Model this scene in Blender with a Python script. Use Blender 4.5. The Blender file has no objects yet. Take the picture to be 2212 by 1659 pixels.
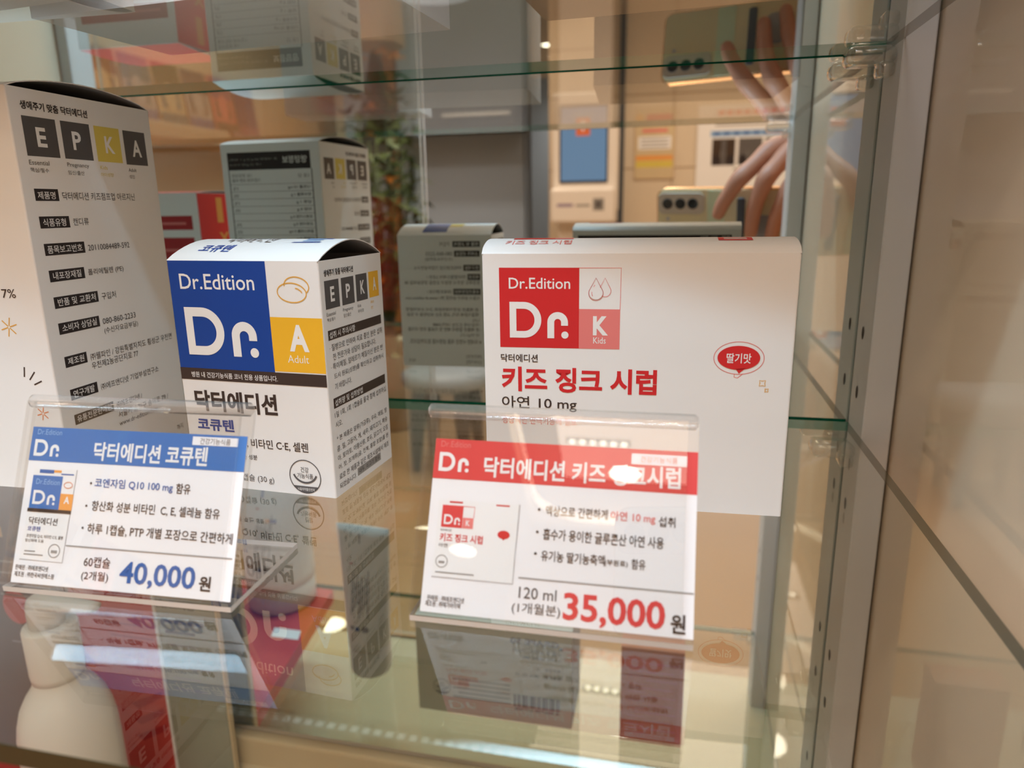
import bpy, bmesh, math, random
from math import sin, cos, pi, radians
from mathutils import Vector, Matrix
random.seed(7)
SC = bpy.context.scene
COL = SC.collection

# ------------------------------------------------------------------ camera
# solved from the photograph; x right, y towards the mirror, z up, shelf top z = 0
F_PX = 1548.86
PITCH, ROLL, YAW = -0.2423, 0.0155, 0.2269
CAM_POS = Vector((0.0, -0.4, 0.115))
_Ry = Matrix.Rotation(YAW, 3, 'Z'); _Rx = Matrix.Rotation(PITCH, 3, 'X'); _Rr = Matrix.Rotation(ROLL, 3, 'Z')
RC = _Ry @ _Rx @ Matrix(((1, 0, 0), (0, 0, 1), (0, -1, 0))) @ _Rr
C_RIGHT, C_DOWN, C_FWD = RC.col[0].copy(), RC.col[1].copy(), RC.col[2].copy()
cam = bpy.data.cameras.new('camera'); cam_o = bpy.data.objects.new('camera', cam); COL.objects.link(cam_o)
cam.sensor_width = 36.0; cam.lens = F_PX * 36.0 / 2212.0
cam.clip_start = 0.004; cam.clip_end = 60
_m = Matrix((C_RIGHT, -C_DOWN, -C_FWD)).transposed().to_4x4(); _m.translation = CAM_POS
cam_o.matrix_world = _m
cam.dof.use_dof = True; cam.dof.focus_distance = 0.285; cam.dof.aperture_fstop = 10.5
SC.camera = cam_o

# ------------------------------------------------------------------ view, world, bounces
SC.view_settings.view_transform = 'Standard'; SC.view_settings.look = 'None'
SC.view_settings.gamma = 1.0; SC.view_settings.use_curve_mapping = False
SC.view_settings.exposure = -1.38
cy = SC.cycles
cy.max_bounces = 12; cy.glossy_bounces = 8; cy.diffuse_bounces = 4; cy.transmission_bounces = 6
cy.transparent_max_bounces = 40; cy.sample_clamp_indirect = 25.0; cy.sample_clamp_direct = 0
W = bpy.data.worlds.new('world'); SC.world = W; W.use_nodes = True
W.node_tree.nodes['Background'].inputs[0].default_value = (1.0, 0.80, 0.60, 1)
W.node_tree.nodes['Background'].inputs[1].default_value = 0.55

# ------------------------------------------------------------------ materials
def lin(c): return c / 12.92 if c <= 0.04045 else ((c + 0.055) / 1.055) ** 2.4
def rgb(r, g, b): return (lin(r / 255), lin(g / 255), lin(b / 255), 1)
MATS = {}
def mat(name, col, rough=0.5, spec=0.5, metal=0.0, coat=0.0, emit=None, es=0.0, noise=0.0, nscale=40.0, bump=0.0, ior=1.45):
    m = bpy.data.materials.new(name); m.use_nodes = True; nt = m.node_tree; b = nt.nodes['Principled BSDF']
    b.inputs['Base Color'].default_value = col; b.inputs['Roughness'].default_value = rough
    b.inputs['Specular IOR Level'].default_value = spec; b.inputs['Metallic'].default_value = metal
    b.inputs['Coat Weight'].default_value = coat; b.inputs['Coat Roughness'].default_value = 0.02; b.inputs['IOR'].default_value = ior
    if emit: b.inputs['Emission Color'].default_value = emit; b.inputs['Emission Strength'].default_value = es
    if noise or bump:
        tc = nt.nodes.new('ShaderNodeTexCoord'); nz = nt.nodes.new('ShaderNodeTexNoise'); nz.inputs['Scale'].default_value = nscale
        nz.inputs['Detail'].default_value = 4; nt.links.new(tc.outputs['Object'], nz.inputs['Vector'])
        if noise:
            mx = nt.nodes.new('ShaderNodeMix'); mx.data_type = 'RGBA'
            mx.inputs[6].default_value = tuple(c * (1 - noise) for c in col[:3]) + (1,); mx.inputs[7].default_value = tuple(min(1, c * (1 + noise)) for c in col[:3]) + (1,)
            nt.links.new(nz.outputs['Fac'], mx.inputs[0]); nt.links.new(mx.outputs[2], b.inputs['Base Color'])
        if bump:
            bp = nt.nodes.new('ShaderNodeBump'); bp.inputs['Strength'].default_value = bump; bp.inputs['Distance'].default_value = 0.001
            nt.links.new(nz.outputs['Fac'], bp.inputs['Height']); nt.links.new(bp.outputs['Normal'], b.inputs['Normal'])
    MATS[name] = m; return m
def sheet(name, tint, k=1.0, rough=0.0, ior=1.5, dif=0.0):
    """flat clear sheet: Fresnel reflection on the face towards the ray, tinted straight-through light"""
    m = bpy.data.materials.new(name); m.use_nodes = True; nt = m.node_tree; nt.nodes.clear(); N = nt.nodes.new; L = nt.links.new
    out = N('ShaderNodeOutputMaterial'); mx = N('ShaderNodeMixShader'); tr = N('ShaderNodeBsdfTransparent'); gl = N('ShaderNodeBsdfGlossy')
    tr.inputs[0].default_value = tint; gl.inputs[0].default_value = (1, 1, 1, 1); gl.inputs['Roughness'].default_value = rough
    fr = N('ShaderNodeFresnel'); fr.inputs[0].default_value = ior; ge = N('ShaderNodeNewGeometry')
    a = N('ShaderNodeMath'); a.operation = 'ADD'; a.inputs[1].default_value = 1.0; L(fr.outputs[0], a.inputs[0])
    d = N('ShaderNodeMath'); d.operation = 'DIVIDE'; L(fr.outputs[0], d.inputs[0]); L(a.outputs[0], d.inputs[1])
    t = N('ShaderNodeMath'); t.operation = 'MULTIPLY'; t.inputs[1].default_value = 2.0 * k; L(d.outputs[0], t.inputs[0])
    i = N('ShaderNodeMath'); i.operation = 'SUBTRACT'; i.inputs[0].default_value = 1.0; L(ge.outputs['Backfacing'], i.inputs[1])
    z = N('ShaderNodeMath'); z.operation = 'MULTIPLY'; z.use_clamp = True; L(t.outputs[0], z.inputs[0]); L(i.outputs[0], z.inputs[1])
    L(z.outputs[0], mx.inputs[0])
    if dif:
        df = N('ShaderNodeBsdfDiffuse'); df.inputs[0].default_value = (0.85, 0.84, 0.82, 1); m2 = N('ShaderNodeMixShader'); m2.inputs[0].default_value = dif
        L(tr.outputs[0], m2.inputs[1]); L(df.outputs[0], m2.inputs[2]); L(m2.outputs[0], mx.inputs[1])
    else: L(tr.outputs[0], mx.inputs[1])
    L(gl.outputs[0], mx.inputs[2]); L(mx.outputs[0], out.inputs[0])
    MATS[name] = m; return m

mat('card', (0.80, 0.79, 0.78, 1), 0.42, 0.4)
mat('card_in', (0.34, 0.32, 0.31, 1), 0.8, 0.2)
mat('white', (0.82, 0.81, 0.80, 1), 0.45)
mat('black', rgb(38, 30, 32), 0.45)
mat('brown', rgb(62, 48, 42), 0.45)
mat('gray', rgb(92, 88, 88), 0.45)
mat('dgray', rgb(80, 77, 78), 0.45)
mat('lgray', rgb(150, 146, 142), 0.5)
mat('blue', rgb(18, 66, 150), 0.38)
mat('blue_t', rgb(60, 100, 165), 0.45)
mat('band_blue', rgb(66, 116, 182), 0.4)
mat('lb', rgb(150, 185, 225), 0.45)
mat('yel', rgb(236, 180, 44), 0.4)
mat('yel2', rgb(216, 196, 92), 0.4)
mat('org', rgb(232, 160, 84), 0.45)
mat('red', rgb(206, 40, 44), 0.38)
mat('band_red', rgb(214, 64, 66), 0.4)
mat('pink', rgb(226, 126, 122), 0.4)
mat('pinkl', rgb(222, 120, 116), 0.45)
mat('dred', rgb(170, 32, 40), 0.4)
mat('gold', rgb(214, 168, 96), 0.3, metal=0.6)
mat('star_o', rgb(222, 166, 70), 0.45)
mat('star_r', rgb(222, 130, 80), 0.45)
mat('paper', (0.84, 0.83, 0.84, 1), 0.35, 0.4)
mat('paper_gray', rgb(176, 170, 168), 0.6)
mat('carton_red', rgb(196, 70, 62), 0.4)
mat('carton_green', rgb(150, 152, 134), 0.45)
mat('carton_dark', rgb(84, 66, 62), 0.5)
mat('carton_gray', rgb(216, 212, 202), 0.45)
mat('carton_orange', rgb(214, 118, 62), 0.45, noise=0.06, nscale=90)
mat('kraft', rgb(196, 168, 140), 0.6, noise=0.05)
mat('plastic_white', (0.80, 0.77, 0.72, 1), 0.32)
mat('tube_gray', rgb(212, 210, 206), 0.35)
mat('alu', (0.62, 0.63, 0.62, 1), 0.42, 0.4, noise=0.03)
mat('alu_dark', (0.05, 0.045, 0.04, 1), 0.7)
mat('cab_white', rgb(206, 198, 184), 0.5)
mat('side_beige', rgb(232, 212, 184), 0.55, 0.5, coat=1.0, noise=0.05, nscale=6, ior=1.6)
mat('cream', rgb(206, 186, 150), 0.5)
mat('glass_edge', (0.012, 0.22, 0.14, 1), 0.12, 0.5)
mat('edge_front_shade', rgb(58, 56, 36), 0.3)  # dark copy of the glass edge: shade painted on the shelf fronts
mat('edge_side_shade', rgb(52, 60, 50), 0.3)  # darker glass edge colour, paints shade onto the shelf ends
mat('acrylic_edge', (0.55, 0.54, 0.52, 1), 0.15, 0.6)
sheet('shelf_glass', (0.945, 0.962, 0.95, 1))
sheet('door_glass', (0.95, 0.97, 0.96, 1))
sheet('acrylic', (0.965, 0.965, 0.96, 1), 1.0)
sheet('clear_plastic', (0.90, 0.90, 0.87, 1), 1.5, 0.06, dif=0.10)
sheet('acrylic_rim_glow', (0.96, 0.95, 0.94, 1), 1.5, 0.04, dif=0.07)  # whitish diffuse share stands in for light piped to the acrylic edges
mm_ = bpy.data.materials.new('mirror'); mm_.use_nodes = True; _b = mm_.node_tree.nodes['Principled BSDF']
_b.inputs['Base Color'].default_value = (0.80, 0.86, 0.83, 1); _b.inputs['Metallic'].default_value = 1; _b.inputs['Roughness'].default_value = 0.0; MATS['mirror'] = mm_
mat('led', (1, 1, 1, 1), 0.5, emit=(0.80, 0.92, 1.0, 1), es=3.0)
mat('lamp_glow', (1, 1, 1, 1), 0.5, emit=(1.0, 0.86, 0.68, 1), es=26.0)
mat('cove_glow', (1, 1, 1, 1), 0.5, emit=(1.0, 0.78, 0.52, 1), es=7.0)
mat('wall_tile', rgb(214, 198, 176), 0.35, 0.5, noise=0.05, nscale=2.5)
mat('wall_warm', rgb(222, 204, 178), 0.6, noise=0.04, nscale=3)
mat('grout', rgb(150, 120, 90), 0.8)
mat('ceil', rgb(226, 212, 194), 0.8)
mat('floor', rgb(186, 160, 128), 0.25, 0.5, noise=0.06, nscale=3)
mat('bluegray', rgb(172, 190, 214), 0.4, noise=0.06, nscale=2)
mat('olive_dark', rgb(66, 60, 50), 0.7)
mat('wood', rgb(176, 120, 70), 0.5, noise=0.12, nscale=12)
mat('wood_dark', rgb(60, 42, 28), 0.6)
mat('steel_dark', rgb(70, 76, 84), 0.4)
mat('sky_panel', rgb(150, 196, 222), 0.4, emit=(0.42, 0.68, 0.82, 1), es=1.7)
mat('screen_blue', (0.02, 0.02, 0.02, 1), 0.2, emit=(0.36, 0.62, 1.0, 1), es=0.95)
mat('screen_icon', (0.5, 0.1, 0.03, 1), 0.4, emit=(0.62, 0.17, 0.07, 1), es=0.75)
mat('screen_white', (0.8, 0.85, 0.9, 1), 0.4, emit=(0.8, 0.9, 1.0, 1), es=0.7)
mat('kiosk_white', (0.78, 0.72, 0.66, 1), 0.4)
mat('leaf', rgb(66, 82, 40), 0.5, noise=0.2, nscale=60)
mat('flower', rgb(230, 150, 40), 0.5)
mat('violet', rgb(150, 134, 158), 0.5)
mat('skin', rgb(190, 132, 106), 0.5, noise=0.05, nscale=60, bump=0.15)
mat('nail', rgb(222, 160, 136), 0.3)
mat('sleeve', rgb(52, 50, 54), 0.8, noise=0.1, nscale=200)
mat('phone_back', rgb(214, 196, 150), 0.3, coat=0.5)
mat('phone_green', rgb(196, 206, 168), 0.35)
mat('phone_gold', rgb(226, 176, 120), 0.18, metal=0.9)
mat('phone_bump', rgb(186, 168, 146), 0.35)
mat('lens_black', (0.01, 0.01, 0.012, 1), 0.08, 0.8)

# ------------------------------------------------------------------ mesh building
class MB:
    def __init__(s): s.v = []; s.f = []; s.m = []; s.sm = []; s.names = []
    def mi(s, m):
        if m not in s.names: s.names.append(m)
        return s.names.index(m)
    def add(s, vs, fs, m, smooth=False):
        o = len(s.v); s.v += [tuple(v) for v in vs]; k = s.mi(m)
        for f in fs: s.f.append([o + i for i in f]); s.m.append(k); s.sm.append(smooth)
    def quad(s, a, b, c, d, m): s.add([a, b, c, d], [(0, 1, 2, 3)], m)
    def box(s, x0, x1, y0, y1, z0, z1, m, side=None):
        v = [(x0, y0, z0), (x1, y0, z0), (x1, y1, z0), (x0, y1, z0), (x0, y0, z1), (x1, y0, z1), (x1, y1, z1), (x0, y1, z1)]
        s.add(v, [(3, 2, 1, 0), (4, 5, 6, 7)], m); s.add(v, [(0, 1, 5, 4), (1, 2, 6, 5), (2, 3, 7, 6), (3, 0, 4, 7)], side or m)
    def bbox(s, x0, x1, y0, y1, z0, z1, m, r=0.002, seg=2, smooth=False):
        bm = bmesh.new(); bmesh.ops.create_cube(bm, size=1.0)
        for v in bm.verts: v.co = Vector(((x0 + x1) / 2 + v.co.x * (x1 - x0), (y0 + y1) / 2 + v.co.y * (y1 - y0), (z0 + z1) / 2 + v.co.z * (z1 - z0)))
        bmesh.ops.bevel(bm, geom=bm.edges[:], offset=r, segments=seg, affect='EDGES', profile=0.5); s.bm(bm, m, smooth)
    def bm(s, bm, m, smooth=False):
        bm.verts.index_update(); s.add([v.co.copy() for v in bm.verts], [[v.index for v in f.verts] for f in bm.faces], m, smooth); bm.free()
    def lathe(s, prof, m, c=(0, 0, 0), n=32, sx=1.0, sy=1.0, caps=True):
        vs = []; fs = []
        for r, z in prof:
            for k in range(n): a = 2 * pi * k / n; vs.append((c[0] + r * sx * cos(a), c[1] + r * sy * sin(a), c[2] + z))
        for i in range(len(prof) - 1):
            for k in range(n): k2 = (k + 1) % n; fs.append((i * n + k, i * n + k2, (i + 1) * n + k2, (i + 1) * n + k))
        if caps: fs.append(tuple(reversed(range(n)))); fs.append(tuple((len(prof) - 1) * n + k for k in range(n)))
        s.add(vs, fs, m, True)
    def loft(s, rings, m, smooth=True, caps=True):
        n = len(rings[0]); vs = [p for r in rings for p in r]; fs = []
        for i in range(len(rings) - 1):
            for k in range(n): k2 = (k + 1) % n; fs.append((i * n + k, i * n + k2, (i + 1) * n + k2, (i + 1) * n + k))
        if caps: fs.append(tuple(reversed(range(n)))); fs.append(tuple((len(rings) - 1) * n + k for k in range(n)))
        s.add(vs, fs, m, smooth)
    def build(s, name, parent=None):
        me = bpy.data.meshes.new(name); me.from_pydata(s.v, [], s.f)
        for n in s.names: me.materials.append(MATS[n])
        me.polygons.foreach_set('material_index', s.m); me.polygons.foreach_set('use_smooth', s.sm); me.update()
        o = bpy.data.objects.new(name, me); COL.objects.link(o)
        if parent: o.parent = parent
        return o
def tag(o, label, cat, group=None, kind=None):
    if label: o['label'] = label
    if cat: o['category'] = cat
    if group: o['group'] = group
    if kind: o['kind'] = kind
    return o
def thing(name, label, cat, loc=(0, 0, 0), rz=0.0, group=None):
    e = bpy.data.objects.new(name, None); COL.objects.link(e); e.location = loc; e.rotation_euler = (0, 0, rz); e.empty_display_size = 0.02
    return tag(e, label, cat, group)
def dup(root, loc, label):
    r = root.copy(); COL.objects.link(r); r.location = loc; r['label'] = label
    for ch in list(root.children):
        c = ch.copy(); COL.objects.link(c); c.parent = r
        for g in list(ch.children): d = g.copy(); COL.objects.link(d); d.parent = c
    return r

# ------------------------------------------------------------------ printing on surfaces
_TXT = {}
def textmesh(s, b):
    k = (s, b)
    if k not in _TXT:
        c = bpy.data.curves.new('lettering', 'FONT'); c.body = s; c.offset = 0.026 * b; c.resolution_u = 3
        o = bpy.data.objects.new('lettering', c); me = bpy.data.meshes.new_from_object(o)
        vs = [(v.co.x, v.co.y) for v in me.vertices]; fs = [tuple(p.vertices) for p in me.polygons]
        x0 = min(v[0] for v in vs); x1 = max(v[0] for v in vs); y0 = min(v[1] for v in vs); y1 = max(v[1] for v in vs)
        _TXT[k] = ([((x - x0) / (x1 - x0), (y - y0) / (y1 - y0)) for x, y in vs], fs)
        bpy.data.objects.remove(o); bpy.data.curves.remove(c); bpy.data.meshes.remove(me)
    return _TXT[k]
class Face:
    """prints in millimetres on a face with origin O (lower left), axes U and V; fn maps (u, v, lift) to a point for curved faces"""
    def __init__(s, mb, O=None, U=None, V=None, fn=None):
        s.mb = mb
        if fn: s.fn = fn
        else:
            O, U, V = Vector(O), Vector(U), Vector(V); Nn = U.cross(V)
            s.fn = lambda u, v, e: O + U * (u / 1000) + V * (v / 1000) + Nn * e
    def P(s, pts, fs, m, ly): s.mb.add([s.fn(u, v, 0.00006 * ly) for u, v in pts], fs, m)
    def R(s, u0, v0, u1, v1, m, ly=1, n=1):
        for i in range(n):
            a, b = v0 + (v1 - v0) * i / n, v0 + (v1 - v0) * (i + 1) / n
            s.P([(u0, a), (u1, a), (u1, b), (u0, b)], [(0, 1, 2, 3)], m, ly)
    def poly(s, pts, m, ly=1):
        if sum(pts[i - 1][0] * p[1] - p[0] * pts[i - 1][1] for i, p in enumerate(pts)) < 0: pts = pts[::-1]
        s.P(pts, [tuple(range(len(pts)))], m, ly)
    def ell(s, cu, cv, ru, rv, m, ly=1, n=32): s.poly([(cu + ru * cos(2 * pi * k / n), cv + rv * sin(2 * pi * k / n)) for k in range(n)], m, ly)
    def path(s, pts, w, m, ly=1, close=False):
        P = [Vector(p) for p in pts]; n = len(P); L = []; Rr = []
        for i in range(n):
            a = P[i - 1] if (i or close) else P[i]; b = P[(i + 1) % n] if (i < n - 1 or close) else P[i]
            d = (b - a).normalized(); q = Vector((-d.y, d.x)) * (w / 2); L.append(P[i] + q); Rr.append(P[i] - q)
        for i in range(n if close else n - 1): j = (i + 1) % n; s.P([Rr[i], Rr[j], L[j], L[i]], [(0, 1, 2, 3)], m, ly)
    def ring(s, cu, cv, ru, rv, w, m, ly=1, a0=0.0, a1=2 * pi, n=36, rot=0.0):
        close = abs(a1 - a0 - 2 * pi) < 1e-6; pts = []
        for k in range(n if close else n + 1):
            a = a0 + (a1 - a0) * k / n; x, y = ru * cos(a), rv * sin(a)
            pts.append((cu + x * cos(rot) - y * sin(rot), cv + x * sin(rot) + y * cos(rot)))
        s.path(pts, w, m, ly, close)
    def T(s, txt, u0, v0, u1, v1, m, b=0.0, ly=2):
        vs, fs = textmesh(txt, b); s.P([(u0 + x * (u1 - u0), v0 + y * (v1 - v0)) for x, y in vs], fs, m, ly)
    def logo_dr(s, u0, v0, u1, v1, m, ly=3):
        """the heavy rounded 'Dr.' wordmark"""
        w, h = u1 - u0, v1 - v0; X = lambda t: u0 + w * t; Y = lambda t: v0 + h * t; st = h * 0.19
        cx = X(.24); ro = X(.53) - cx; hr = h / 2; ri, hi = ro - st, hr - st
        out = [(X(0), Y(0)), (X(0), Y(1))] + [(cx + ro * sin(pi * k / 24), Y(.5) + hr * cos(pi * k / 24)) for k in range(25)]
        inn = [(X(0) + st, Y(0) + st), (X(0) + st, Y(1) - st)] + [(cx + ri * sin(pi * k / 24), Y(.5) + hi * cos(pi * k / 24)) for k in range(25)]
        for i in range(len(out)): j = (i + 1) % len(out); s.P([out[i], inn[i], inn[j], out[j]], [(0, 1, 2, 3)], m, ly)
        rl = X(.63) + st / 2; rt = Y(.73) - st / 2; rad = (X(.97) - st / 2 - rl) / 2
        r = [(rl, Y(0)), (rl, rt - rad)] + [(rl + rad - rad * cos(pi * k / 16), rt - rad + rad * sin(pi * k / 16)) for k in range(1, 17)] + [(rl + 2 * rad, rt - rad - h * .09)]
        s.path(r, st, m, ly); s.ell(X(.92), Y(.095), h * .10, h * .10, m, ly)
def tagrow(F, r, txt, t, col='black', b=.3):
    F.R(*r, col); F.T(txt, *t, 'white', b)
def lines(F, rows, m='black'):
    for t in rows: F.T(*t, m)

# ------------------------------------------------------------------ cartons
def rrect(hx, hy, r, z, n=3):
    out = []
    for cx, cy, a0 in ((hx - r, -hy + r, -pi / 2), (hx - r, hy - r, 0), (-hx + r, hy - r, pi / 2), (-hx + r, -hy + r, pi)):
        for k in range(n + 1): a = a0 + pi / 2 * k / n; out.append((cx + r * cos(a), cy + r * sin(a), z))
    return out
def carton(name, label, fr, yaw, w, d, h, z0=0.0, rise=0.005, group=None, body='card', cat='carton', sides=None, flap_open=0.7):
    """a tuck-top folding carton; fr = its front right bottom corner"""
    U = Vector((cos(yaw), sin(yaw), 0)); V = Vector((-sin(yaw), cos(yaw), 0))
    c = Vector((fr[0], fr[1], z0)) - U * (w / 2) + V * (d / 2)
    t = thing(name, label, cat, c, yaw, group)
    mb = MB(); hx, hy = w / 2, d / 2; i = 0.0004
    rings = [rrect(hx, hy, .0007, 0.0), rrect(hx, hy, .0007, h), rrect(hx - i, hy - i, .0005, h), rrect(hx - i, hy - i, .0005, .001)]
    n = len(rings[0])
    mb.loft([rings[0], rings[1]], body, False, False); mb.loft([rings[1], rings[2]], body, False, False); mb.loft([rings[2], rings[3]], 'card_in', False, False)
    mb.add(rings[0], [tuple(reversed(range(n)))], body); mb.add(rings[3], [tuple(range(n))], 'card_in')
    if sides: sides(mb, hx, hy, h)
    fl = MB(); N = 14
    def prof(s):
        a = min(max(s, 0.0), 1.0); return Vector((0, -hy + d * a, h + rise * (sin(pi * a) ** flap_open)))
    for lo, hi, flip in ((0.0, 0.0, False), (-0.0004, -0.0004, True)):
        vs = []; fs = []
        for k in range(N + 1):
            p = prof(k / N); vs += [(-hx, p.y, p.z + lo), (hx, p.y, p.z + lo)]
        for k in range(N):
            f = (2 * k, 2 * k + 1, 2 * k + 3, 2 * k + 2); fs.append(f[::-1] if flip else f)
        fl.add(vs, fs, 'card_in' if flip else body, True)
    for sx in (-hx, hx):
        for k in range(N):
            p, q = prof(k / N), prof((k + 1) / N); f = [(sx, p.y, p.z - .0004), (sx, q.y, q.z - .0004), (sx, q.y, q.z), (sx, p.y, p.z)]
            fl.quad(*(f if sx > 0 else f[::-1]), body)
    def flap_fn(u, v, e):
        a = v / 1000 / d; p = prof(a); q = prof(min(1, a + .01)) - prof(max(0, a - .01)); nn = Vector((0, -q.z, q.y)).normalized(); return Vector((-hx + u / 1000, p.y, p.z)) + nn * e
    Ff = Face(mb, (-hx, -hy, 0), (1, 0, 0), (0, 0, 1)); Fr = Face(mb, (hx, -hy, 0), (0, 1, 0), (0, 0, 1)); Fb = Face(mb, (hx, hy, 0), (-1, 0, 0), (0, 0, 1)); Fl = Face(mb, (-hx, hy, 0), (0, -1, 0), (0, 0, 1))
    Ft = Face(fl, fn=flap_fn)
    # dust flaps folded in under the lid
    def finish():
        mb.build('body', t)
        if rise > 0:
            fl.build('lid_flap', t)
            for sx in (-1, 1):
                df = MB(); x0 = sx * (hx - .0006); x1 = sx * (hx - min(.022, w * .3)); zz = h - .0006
                df.add([(x0, -hy + .002, zz), (x1, -hy + .006, zz - .004), (x1, hy - .006, zz - .004), (x0, hy - .002, zz)], [(0, 1, 2, 3)], 'card_in'); df.build('dust_flap', t)
    return t, Ff, Fr, Fb, Fl, Ft, finish

# ------------------------------------------------------------------ room (what the mirror shows), all behind the camera
FLOOR_Z, CEIL_Z, WB = -1.1, 1.45, -3.6
def struct(name, mb): return tag(mb.build(name), None, None, None, 'structure')
m = MB(); m.box(-2.4, 3.2, -7.9, 0.25, FLOOR_Z - .05, FLOOR_Z, 'floor'); struct('floor', m)
# ceiling with a rounded recess whose cove glows
m = MB(); CX0, CX1, CY0, CY1 = -1.25, 2.1, -5.2, -1.0
RX0, RX1, RY0, RY1 = -0.57, 2.4, -3.25, -0.9
m.box(-2.4, RX0, -7.9, .25, CEIL_Z, CEIL_Z + .2, 'ceil'); m.box(RX1, 3.2, -7.9, .25, CEIL_Z, CEIL_Z + .2, 'ceil')
m.box(RX0, RX1, -7.9, RY0, CEIL_Z, CEIL_Z + .2, 'ceil'); m.box(RX0, RX1, RY1, .25, CEIL_Z, CEIL_Z + .2, 'ceil'); m.box(RX0 - .1, RX1 + .1, RY0 - .1, RY1 + .1, CEIL_Z + .2, CEIL_Z + .25, 'ceil')
struct('ceiling', m)
m = MB(); m.box(-0.70, 3.2, WB - .1, WB, FLOOR_Z, CEIL_Z, 'wall_tile')
for k in range(5): z = -0.9 + .6 * k; m.box(-0.70, 3.2, WB, WB + .0015, z, z + .004, 'grout')
for k in range(7): x = -.05 + .6 * k; m.box(x, x + .004, WB, WB + .0015, FLOOR_Z, CEIL_Z, 'grout')
struct('wall_back', m)
m = MB(); m.box(-2.4, -2.3, -7.9, .25, FLOOR_Z, CEIL_Z, 'wall_warm'); struct('wall_left', m)
m = MB(); m.box(-2.3, -1.0, -4.62, -4.5, FLOOR_Z, CEIL_Z, 'bluegray'); m.box(-2.3, 3.1, -7.9, -7.8, FLOOR_Z, CEIL_Z, 'bluegray')
struct('wall_end', m)
m = MB(); m.box(-2.4, 3.2, .13, .25, FLOOR_Z, CEIL_Z, 'wall_warm'); struct('wall_front', m)
m = MB(); m.box(3.1, 3.2, -7.9, .13, FLOOR_Z, CEIL_Z, 'wall_warm'); struct('wall_right', m)
m = MB(); m.box(-2.3, -1.0, -4.5, -4.1, .60, .86, 'olive_dark'); struct('trim_1', m)
m = MB(); m.box(-.325, -.297, WB, WB + .03, FLOOR_Z, .74, 'steel_dark'); struct('trim_2', m)
m = MB(); m.box(-1.98, -1.90, -4.5, -4.44, FLOOR_Z, .72, 'wood'); struct('trim_3', m)
# door with a pull in the blue grey end wall
d = MB(); d.box(-1.88, -1.02, -4.5, -4.46, FLOOR_Z, .585, 'bluegray'); do = struct('door_1', d)
h = MB(); h.loft([[(-1.80 + .014 * cos(a), -4.44 + .014 * sin(a), z) for a in [2 * pi * k / 12 for k in range(12)]] for z in (.24, .46)], 'alu_dark'); h.box(-1.81, -1.79, -4.46, -4.44, .27, .29, 'alu_dark'); h.box(-1.81, -1.79, -4.46, -4.44, .41, .43, 'alu_dark'); h.build('door_handle', do)

def light_area(name, loc, size, power, col, rot=(0, 0, 0), shape='DISK', size_y=None, spread=None):
    l = bpy.data.lights.new(name, 'AREA'); l.shape = shape; l.size = size
    if size_y: l.size_y = size_y
    l.energy = power; l.color = col
    if spread: l.spread = spread
    o = bpy.data.objects.new(name, l); COL.objects.link(o); o.location = loc; o.rotation_euler = rot; return o
WARM = (1.0, 0.77, 0.61)
lamps = [(-1.407, -3.459, 1.45, 17, 'round ceiling downlight in front of the blue grey door'), (-1.159, -2.672, 1.45, 17, 'round ceiling downlight before the potted plant'), (-1.0, -3.65, 1.45, 10, 'round ceiling downlight left of the kiosk, outside the recess'),
         (-.178, -2.123, 1.65, 5, 'round downlight in the ceiling recess, second from the cabinet'), (-.132, -1.77, 1.65, 5, 'round downlight in the ceiling recess, closest to the display cabinet'), (-.13, -3.04, 1.65, 5, 'round downlight in the ceiling recess above the wall notices'),
         (-1.13, -6.1, 1.45, 12, 'round ceiling downlight, first of the row beyond the end wall'), (-1.15, -6.55, 1.45, 12, 'round ceiling downlight, second of the row beyond the end wall'), (-1.17, -7.38, 1.45, 12, 'round ceiling downlight, last of the row beyond the end wall'),
         (1.25, -2.2, 1.65, 8, 'added fill downlight in the ceiling recess over the right part of the room'), (-1.9, -1.6, 1.45, 17, 'added fill downlight over the brochure ledge'), (-1.75, -2.75, 1.45, 14, 'added fill downlight between the plant and the brochures'), (-1.2, -1.2, 1.45, 17, 'added fill downlight at the left of the cabinet front')]  # downlights on this line are added, unseen, to brighten the room
def downlight(x, y, z, pw, label):
    t = thing('ceiling_downlight', label, 'ceiling light', (x, y, z), 0, 'round downlights in the ceiling')
    a = MB(); a.lathe([(.086, 0), (.086, -.006), (.070, -.010), (.070, -.002)], 'white', n=28, caps=False); a.build('trim_ring', t)
    b = MB(); b.add([(.070 * cos(2 * pi * k / 28), .070 * sin(2 * pi * k / 28), -.004) for k in range(28)], [tuple(reversed(range(28)))], 'lamp_glow'); b.build('diffuser', t)
    light_area('downlight_glow', (x, y, z - .012), .14, pw, WARM, spread=radians(140))
for x, y, z, pw, lab in lamps: downlight(x, y, z, pw, lab)
m = MB(); m.bbox(-.39, -.10, -2.785, -2.735, 1.63, 1.65, 'white', .004); lm = tag(m.build('dotted_lamp'), 'short bar lamp with six small bright dots in the ceiling recess', 'lamp')
m = MB()
for k in range(6): m.add([(-.36 + .046 * k + .015 * cos(a), -2.76 + .015 * sin(a), 1.6296) for a in [2 * pi * j / 14 for j in range(14)]], [tuple(reversed(range(14)))], 'lamp_glow')
m.build('bright_dots', lm)
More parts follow.
